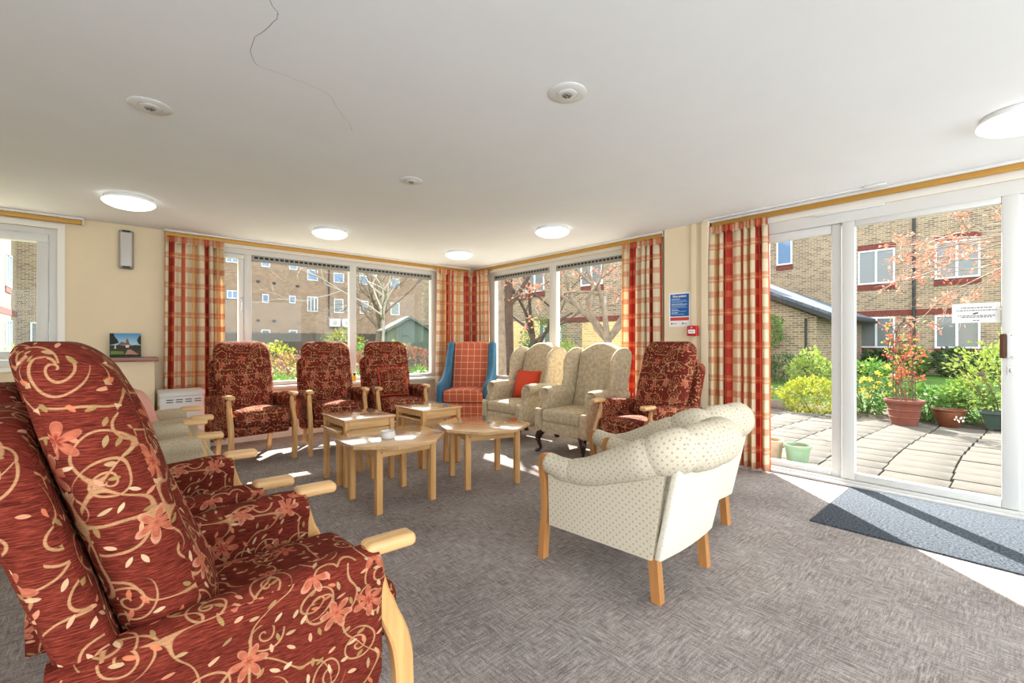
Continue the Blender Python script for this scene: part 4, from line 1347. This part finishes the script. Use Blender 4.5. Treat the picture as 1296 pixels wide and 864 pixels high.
def hp2(rn):
    c = red_heads[rn.randrange(len(red_heads)) // 2 * 2 % len(red_heads)]
    return (Vector(c) + Vector((rn.gauss(0, .04), rn.gauss(0, .04), rn.gauss(0, .04))), (rn.gauss(0, 1), rn.gauss(0, 1), .5))
mk('red_leaves', leaves(300, hp2, .05, 5, .6), L_RED, t, smooth=0)['kind'] = 'stuff'
mk('green_leaves', leaves(260, hp, .05, 6, .5), L_LIME, t, smooth=0)['kind'] = 'stuff'
t = thing('hoop_trellis', 'dark iron hoop trellis standing on the lawn', 'trellis', (10.9, 1.55, GZ))
mk('hoop', tube(smooth_curve([(0, -.16, 0), (0, -.16, 1.35), (0, -.1, 1.5), (0, 0, 1.55), (0, .1, 1.5), (0, .16, 1.35), (0, .16, 0)], 5), .008, 6), IRON, t)
mk('crossbar', tube([(0, -.16, 1.2), (0, .16, 1.2)], .006, 6), IRON, t)
mk('crossbar', tube([(0, -.16, .7), (0, .16, .7)], .006, 6), IRON, t)
mk('crossbar', tube([(0, 0, 0), (0, 0, 1.55)], .006, 6), IRON, t)

# ---- trees
def tree(name, label, loc, trunk, depth, seed, mat, n0=5, spread=.6, l0=1.6, r0=.10, leafmat=None, leafn=0, leafsize=.06, ratio=.68, kids=3, tmat=None, limbs=None, low=0.0):
    t = thing(name, label, 'tree', loc)
    r = random.Random(seed)
    mk('trunk', tube(smooth_curve(trunk, 4), [trunk_r(len(trunk) * 4 - 3, i, r0) for i in range((len(trunk) - 1) * 4 + 1)], 10), tmat or mat, t)
    tips = []; tw = G()
    def grow(p, d, L, rad, dep, g):
        pts = [p]; q = Vector(p); dd = Vector(d)
        for s in range(4):
            dd = (dd + Vector((r.gauss(0, .16), r.gauss(0, .16), r.gauss(0, .12) + .03 - low))).normalized()
            q = q + dd * L / 4; pts.append(q.copy())
        g.join(tube(pts, [rad * (1 - .12 * i) for i in range(5)], 6 if rad > .02 else 4, caps=False))
        tips.extend(pts[2:])
        if dep > 0:
            for k in range(kids):
                i = r.choice((2, 3, 4, 4))
                nd = (dd + Vector((r.gauss(0, spread), r.gauss(0, spread), r.gauss(0, spread * .8)))).normalized()
                grow(pts[i], nd, L * ratio * r.uniform(.8, 1.2), rad * .55, dep - 1, g if dep > 2 else tw)
    top = Vector(trunk[-1])
    for k in range(n0):
        g = G()
        if limbs: d = Vector(limbs[k % len(limbs)]).normalized(); st = top - Vector((0, 0, .1 * (k // len(limbs))))
        else:
            a = k * 2 * pi / n0 + r.uniform(-.4, .4)
            d = Vector((cos(a) * .7, sin(a) * .7, r.uniform(.5, 1.0))).normalized()
            st = top + (Vector(trunk[-2]) - top) * r.uniform(0, .8)
        grow(st, d, l0 * r.uniform(.8, 1.2), r0 * .5, depth, g)
        mk('branch', g, mat, t)
    mk('twigs', tw, mat, t)['kind'] = 'stuff'
    if leafmat:
        fine = tips[len(tips) // 4:]
        def lp(rn):
            c = fine[rn.randrange(0, len(fine)) // 3 * 3]
            return (Vector(c) + Vector((rn.gauss(0, .03), rn.gauss(0, .03), rn.gauss(0, .03))), (rn.gauss(0, 1), rn.gauss(0, 1), rn.gauss(0, 1)))
        mk('blossom', leaves(leafn, lp, leafsize, seed, .6), leafmat, t, smooth=0)['kind'] = 'stuff'
    return t
def trunk_r(n, i, r0): return r0 * (1 - .45 * i / max(1, n - 1))

tree('blossom_tree', 'pale twigged tree with peach blossom overhanging the patio', (9.2, -1.35, GZ), [(0, 0, 0), (.02, .05, .8), (-.05, .12, 1.6), (-.05, .25, 2.3)], 3, 31, TWIG, n0=6, spread=.45, l0=1.3, r0=.05,
     leafmat=L_BLOS, leafn=1100, leafsize=.055, limbs=[(-.3, 1, .25), (.2, 1, .10), (-.1, 1, .45), (.5, 1, .3), (-.5, .8, .7), (0, 1, -.06)], kids=3)
tree('garden_tree', 'forked bare grey tree seen through the wing chairs window', (7.75, 5.75, GZ), [(0, 0, 0), (.02, 0, .5), (.0, .03, .9), (.03, .03, 1.25)], 4, 33, BARK, n0=6, spread=.5, l0=1.25, r0=.14, kids=2,
     limbs=[(.6, -.5, 1), (-.45, .75, .6), (.05, .1, 1), (-.2, .4, 1), (.3, -.3, .8), (-.5, .6, .9)], leafmat=L_BLOS, leafn=700, leafsize=.06)
tree('garden_tree', 'thick grey trunk at the left of the wing chairs window', (6.0, 7.2, GZ), [(0, 0, 0), (.0, 0, 1.0), (.0, .02, 2.0), (-.02, .03, 3.6)], 1, 35, BARK, n0=3, spread=.5, l0=1.5, r0=.19, kids=2)
tree('garden_tree', 'slimmer dark trunk beside the thick grey trunk', (7.1, 8.15, GZ), [(0, 0, 0), (.0, 0, .8), (.03, .02, 1.6), (.02, .03, 3.6)], 1, 36, BARKD, n0=3, spread=.5, l0=1.5, r0=.15, kids=2)
tree('garden_tree', 'reddish budded tree in the middle of the wing chairs window', (9.3, 9.6, GZ), [(0, 0, 0), (.0, 0, .8), (.03, .02, 1.5)], 4, 37, BARKD, n0=6, spread=.55, l0=1.5, r0=.12, kids=2, leafmat=L_BLOS, leafn=900, leafsize=.08)
tree('birch_tree', 'white stemmed bare birch outside the long window', (6.9, 14.4, GZ), [(0, 0, 0), (.0, 0, .8), (.05, .02, 1.6), (.05, .05, 3.2)], 4, 39, BIRCH, n0=8, spread=.34, l0=2.0, r0=.065, kids=3, ratio=.62)
tree('garden_tree', 'brown twiggy tree behind the green shed', (10.6, 22.6, GZ), [(0, 0, 0), (.0, 0, 1.5), (.05, .02, 2.6)], 4, 41, BARK, n0=8, spread=.5, l0=2.6, r0=.16, kids=3, ratio=.62)
tree('birch_tree', 'pale twiggy tree close to the corner curtain', (10.9, 15.3, GZ), [(0, 0, 0), (.0, 0, .8), (.05, .02, 1.8), (.05, .05, 3.0)], 4, 43, BIRCH, n0=7, spread=.4, l0=1.8, r0=.05, kids=3, ratio=.62)

# ---- buildings
FARFRAME = plain('far_window_frame', (196, 200, 204), .5)
def win_part(par, ax, pos, a0, a1, z0, z1, side, mull=2, pane=PANE, frame=FARFRAME, header=None, sill=None):
    """window on a facade plane; ax is the facade's running axis, side the outward sign"""
    def bx(p0, p1, u0, u1, q0, q1):
        lo, hi = sorted((pos + side * p0, pos + side * p1))
        return box(lo, hi, u0, u1, q0, q1) if ax == 'y' else box(u0, u1, lo, hi, q0, q1)
    f = .06
    g = G()
    for b in ((a0, a1, z0, z0 + f), (a0, a1, z1 - f, z1), (a0, a0 + f, z0 + f, z1 - f), (a1 - f, a1, z0 + f, z1 - f)): g.join(bx(-.01, .05, *b))
    for k in range(1, mull):
        c = a0 + (a1 - a0) * k / mull; g.join(bx(-.01, .05, c - f * .6, c + f * .6, z0 + f, z1 - f))
    w_ = mk('window', g, frame, par, smooth=0)
    for k in range(mull):
        c0 = a0 + (a1 - a0) * k / mull; c1 = a0 + (a1 - a0) * (k + 1) / mull
        mk('pane', bx(-.01, .02, c0 + f * .5, c1 - f * .5, z0 + f * .9, z1 - f * .9), pane, w_, smooth=0)
    if header: mk('brick_header', bx(-.01, .015, a0 - .02, a1 + .02, z1 + .005, z1 + .23), REDB, par, smooth=0)
    if sill: mk('brick_sill', bx(-.01, .03, a0 - .02, a1 + .02, z0 - .23, z0 - .005), REDB, par, smooth=0)

b = thing('brick_building', 'buff brick building with red brick bands beyond the patio', 'building', (23, 3, GZ))
b.location = (0, 0, 0)
mk('wall', multi((23, 31, -14, 7.9, GZ - .2, 7.2)), BUFF, b, smooth=0)
mk('brick_band', box(22.985, 23.01, -14, 5.7, 2.16, 2.38), REDB, b, smooth=0)
for a0, a1 in ((3.4, 4.57), (1.07, 2.26), (-2.4, -1.1), (-5.5, -4.3)):
    win_part(b, 'y', 23, a0, a1, .9, 2.12, -1, 2, PANE, header=False, sill=True)
    win_part(b, 'y', 23, a0, a1, 3.45, 4.82, -1, 2, PANE, header=True, sill=True)
win_part(b, 'y', 23, 6.97, 7.61, 4.63, 6.09, -1, 1, PANE_SKY, sill=True)
mk('downpipe', tube([(22.93, 2.84, GZ), (22.93, 2.84, 7.1)], .05, 8), BLACKP, b)
mk('parapet', box(22.9, 31.1, -14.1, 8.0, 7.2, 7.35), WHITEP, b, smooth=0)

b = thing('lean_to', 'single storey buff brick lean-to with slate roof', 'outbuilding', (0, 0, 0))
mk('wall', multi((17, 22.95, 4.45, 9.5, GZ - .2, 1.95)), BUFF, b, smooth=0)
mk('roof', slab([(4.0, 1.93), (9.6, 4.5), (9.6, 4.62), (3.98, 2.04)], 16.75, 22.9, .01, 1, to=lambda a, c, tt: (tt, a, c)), SLATE, b, smooth=20)
mk('gable', loft([[(x, 4.45, 1.95), (x, 9.5, 1.95), (x, 9.5, 4.2)] for x in (17.0, 17.2)]), BUFF, b, smooth=0)
mk('gutter', tube([(16.75, 3.98, 1.92), (22.9, 3.98, 1.92)], .06, 8), BLACKP, b)
mk('bargeboard', slab([(4.0, 1.80), (9.6, 4.37), (9.6, 4.5), (3.98, 1.95)], 16.70, 16.75, .005, 1, to=lambda a, c, tt: (tt, a, c)), BLACKP, b, smooth=20)
mk('downpipe', tube([(16.95, 4.75, GZ), (16.95, 4.75, 1.9)], .035, 8), BLACKP, b)
shrub('climber', 'green climber hanging on the lean-to corner', (16.6, 5.7, .9), .25, .35, 1.2, 500, .12, L_MID, 61, stems=3, cat='climber')

b = thing('brick_wing', 'brick wing with dark plinth beyond the garden trees', 'building', (0, 0, 0))
mk('wall', multi((14.5, 22, 9.6, 25, GZ - .2, 7.0)), BUFF, b, smooth=0)
mk('dark_band', box(14.48, 14.6, 9.6, 25, 1.95, 2.15), REDB, b, smooth=0)
for a0, a1 in ((11.0, 12.1), (14.2, 15.4), (18.0, 19.2), (22.0, 23.3)):
    win_part(b, 'y', 14.5, a0, a1, 3.4, 4.7, -1, 2, PANE, header=True, sill=True)
win_part(b, 'y', 14.5, 13.2, 15.2, .6, 1.85, -1, 2, PANE)
win_part(b, 'y', 14.5, 18.0, 19.2, .8, 1.85, -1, 2, PANE)
gw = mk('garden_wall', box(11.3, 11.6, 11.6, 14.2, GZ - .1, 1.9), brick_material('yellow_stock_brick', (214, 184, 122), (190, 160, 104), (206, 192, 160)))
tag(gw, 'yellow brick garden wall beyond the thick trunk', 'garden wall')
gw = mk('garden_wall', box(11.3, 11.6, 7.2, 9.4, GZ - .1, 1.75), bpy.data.materials['yellow_stock_brick'])
tag(gw, 'yellow brick garden wall behind the forked tree', 'garden wall')
for i, (x, y, rx, h, mt, lb) in enumerate([
    (6.6, 8.6, .6, .95, L_MID, 'grey green shrub at the foot of the thick trunk'),
    (9.4, 8.6, .7, 1.2, L_LIME, 'lime yellow shrub in the middle of the wing chairs window'),
    (10.6, 10.4, .9, 2.1, L_MID, 'tall green shrub between the two yellow garden walls'),
    (8.6, 6.9, .55, .95, L_LIME, 'yellow green low shrub left of the forked tree'),
    (9.6, 6.1, .6, 1.2, L_DARK, 'dark green shrub right of the forked tree'),
    (7.0, 7.35, .22, 1.12, L_DARK, 'small rounded dark green bush above the red cushion chair')]):
    shrub('garden_shrub', lb, (x, y, GZ), rx, rx, h, 1300, .085, mt, 70 + i, stems=5, group='shrubs outside the wing chairs window')

# left side : tall block, fence, shed, beds
b = thing('apartment_block', 'tall brown brick block with small white windows behind the fence', 'building', (0, 0, 0))
mk('wall', multi((2, 46, 45, 55, GZ - .3, 13.5)), BROWNB, b, smooth=0)
for x0, x1, z0_, z1_, mu, pn in [(7.47, 8.29, 4.82, 5.5, 2, PANE_SKY), (10.18, 10.69, 4.62, 5.36, 1, PANE_SKY), (12.41, 12.95, 4.7, 5.37, 1, PANE_SKY), (14.0, 14.95, 6.95, 7.95, 1, PANE_SKY), (16.45, 17.46, 6.95, 7.9, 1, PANE_SKY),
    (14.0, 14.95, 4.0, 5.4, 3, PANE), (16.5, 17.4, 3.98, 5.34, 1, PANE), (19.05, 19.95, 7.0, 7.9, 1, PANE_SKY), (22.5, 23.5, 6.9, 7.9, 1, PANE_SKY), (10.1, 10.8, 1.7, 2.2, 1, PANE), (12.4, 13.1, 1.7, 2.2, 1, PANE), (19.1, 20, 4.0, 5.3, 1, PANE),
    (7.4, 8.3, 7.9, 8.6, 2, PANE_SKY), (10.1, 10.8, 7.8, 8.6, 1, PANE_SKY), (12.4, 13.1, 7.8, 8.6, 1, PANE_SKY), (22.5, 23.5, 4.0, 5.3, 1, PANE), (26.5, 27.5, 6.9, 7.9, 1, PANE_SKY), (26.5, 27.5, 4.0, 5.3, 1, PANE)]:
    win_part(b, 'x', 45, x0, x1, z0_, z1_, -1, mu, pn)
mk('downpipe', tube([(16.0, 44.93, 3.6), (16.0, 44.93, 13)], .06, 8), BLACKP, b)
for x0 in (16.05, 17.25):
    u = thing('air_conditioner', ['grey air conditioning unit left of the pair on the tall block', 'grey air conditioning unit right of the pair on the tall block'][x0 > 17], 'air conditioner', (x0, 44.98, 2.6), group='air conditioning units')
    mk('casing', box(0, .95, -.35, 0, 0, .75, .02), WHITEP, u)
    mk('fan_grille', lathe([(.27, 0), (.27, .02), (.02, .03)], 20).map(lambda x, y, z: (x + .42, -.35 - z, y + .38)), GREYP, u)
    mk('bracket', box(.1, .85, -.33, 0, -.06, 0), BLACKP, u)
for x0, z_ in ((9.7, 6.35), (11.0, 6.3), (13.0, 6.2), (9.7, 2.9), (11.0, 2.9)):
    mk('wall_vent', box(x0, x0 + .28, 44.96, 45.0, z_, z_ + .2), BLACKP, b, smooth=0)

t = thing('garden_fence', 'dark board fence behind the lawn and shed', 'fence', (0, 0, 0))
x = 3.0; first = None
while x < 22:
    if first is None:
        first = mk('board', box(0, .19, 0, .025, GZ, 1.62), FENCEM, t, smooth=0); o = first
    else: o = first.copy(); COL.objects.link(o)
    o.location = (x, 27 + random.uniform(0, .015), random.uniform(-.02, .02)); x += .2
mk('rail', box(3, 21, 27.03, 27.1, .3, .4), FENCEM, t, smooth=0); mk('rail', box(3, 21, 27.03, 27.1, 1.2, 1.3), FENCEM, t, smooth=0)

t = thing('garden_shed', 'green timber garden shed with felt gable roof', 'shed', (10.0, 18.2, GZ), -14)
for i in range(12):
    mk('wall_board', box(-.95 + i * .16, -.95 + i * .16 + .155, -.02 + .006 * (i % 2), .02, 0, 1.75), SHEDM, t, smooth=0)
mk('wall', box(-.95, .97, .02, 1.6, 0, 1.75), SHEDM, t, smooth=0)
mk('gable', loft([[(-.97, y, 1.75), (.97, y, 1.75), (0.01, y, 2.30)] for y in (0, 1.6)]), SHEDM, t, smooth=0)
for s in (-1, 1):
    mk('roof_slope', slab([(s * 1.12, 1.66), (0, 2.31), (0, 2.37), (s * 1.12, 1.72)], -.15, 1.75, .004, 1, to=lambda a, c, tt: (a, tt, c)), FELT, t, smooth=20)
    mk('bargeboard', slab([(s * 1.12, 1.60), (0, 2.25), (0, 2.35), (s * 1.12, 1.70)], -.19, -.15, .004, 1, to=lambda a, c, tt: (a, tt, c)), SHEDM, t, smooth=20)
mk('door', box(-.35, .38, -.05, -.02, .05, 1.7), SHEDM, t, smooth=0)
mk('hinge', box(-.33, -.05, -.06, -.05, 1.45, 1.5), BLACKP, t, smooth=0)

shrub('hedge', 'low rounded reddish brown hedge on the lawn behind the middle armchair', (3.55, 9.9, GZ), 1.25, .5, 1.12, 3200, .07, L_RUST, 80, stems=5, cat='hedge')
shrub('hedge', 'low reddish hedge behind the right end of the armchair row', (6.3, 11.6, GZ), 1.3, .5, 1.10, 2600, .08, L_RUST, 81, stems=5, cat='hedge')
for i, (x, y, rx, h, mt, lb) in enumerate([
    (1.5, 7.9, .5, 1.05, L_MID, 'green bush outside the narrow casement by the curtain'),
    (2.9, 12.6, .8, 1.2, L_GOLD, 'yellow flowering bush at the left of the lawn'),
    (7.2, 17.2, 1.4, 1.2, L_MID, 'long green bush in front of the dark fence'),
    (8.3, 16.3, .5, 1.25, L_LIME, 'pale green bush at the shed corner'),
    (7.9, 20.4, .9, 1.9, L_GOLD, 'yellow green shrub arching over the shed roof')]):
    shrub('garden_shrub', lb, (x, y, GZ), rx, rx * .8, h, 1400, .09, mt, 90 + i, stems=5, group='shrubs outside the long window', flower=(L_YEL, 60, .05) if i == 1 else None)
# daffodil clumps close to the long window
for i, x in enumerate((1.6, 2.25, 2.9, 3.55, 4.2, 4.9, 5.6)):
    shrub('daffodil_clump', ['pale daffodil clump behind the leftmost armchair', 'pale daffodil clump left of the middle armchair', 'pale daffodil clump behind the middle armchair', 'pale daffodil clump right of the middle armchair', 'pale daffodil clump behind the cushioned armchair', 'pale daffodil clump below the garden shed', 'pale daffodil clump by the corner curtain'][i],
          (x, 8.3 + .25 * (i % 2), GZ), .36, .3, .62, 500, .16, L_MID, 110 + i, stems=3, aspect=.12, flower=(L_WHITE, 60, .045), cat='flowers', group='daffodils outside the long window')

# far left : sunlit wing and its return
b = thing('sunlit_wing', 'sunlit brick wing with red band outside the far left window', 'building', (0, 0, 0))
mk('wall', multi((-11, -3.0, 14, 33, GZ - .2, 8), (-3.0, -1.5, 29, 33, GZ - .2, 8)), BUFF, b, smooth=0)
mk('brick_band', box(-3.02, -2.98, 14, 28.99, 2.2, 2.45), REDB, b, smooth=0)
for a0 in (16.5, 21.0, 26.0):
    win_part(b, 'y', -3.0, a0, a0 + 1.3, .7, 2.0, 1, 2, PANE_SKY); win_part(b, 'y', -3.0, a0, a0 + 1.3, 3.3, 4.6, 1, 2, PANE_SKY, sill=True)
win_part(b, 'x', 29, -2.6, -2.0, .7, 2.0, -1, 1, PANE)
for i, (x, y) in enumerate(((-2.2, 12.5), (-1.2, 13.2), (-1.9, 10.6))):
    shrub('garden_shrub', ['light green shrub at the left edge of the far left window', 'light green shrub at the right of the far left window', 'low blossoming shrub just outside the far left window'][i], (x, y, GZ), .8, .7, 1.15 - .1 * (i == 2), 1200, .1, L_LIME if i else L_MID, 130 + i, stems=4, flower=(L_WHITE, 60, .05), group='shrubs outside the far left window')
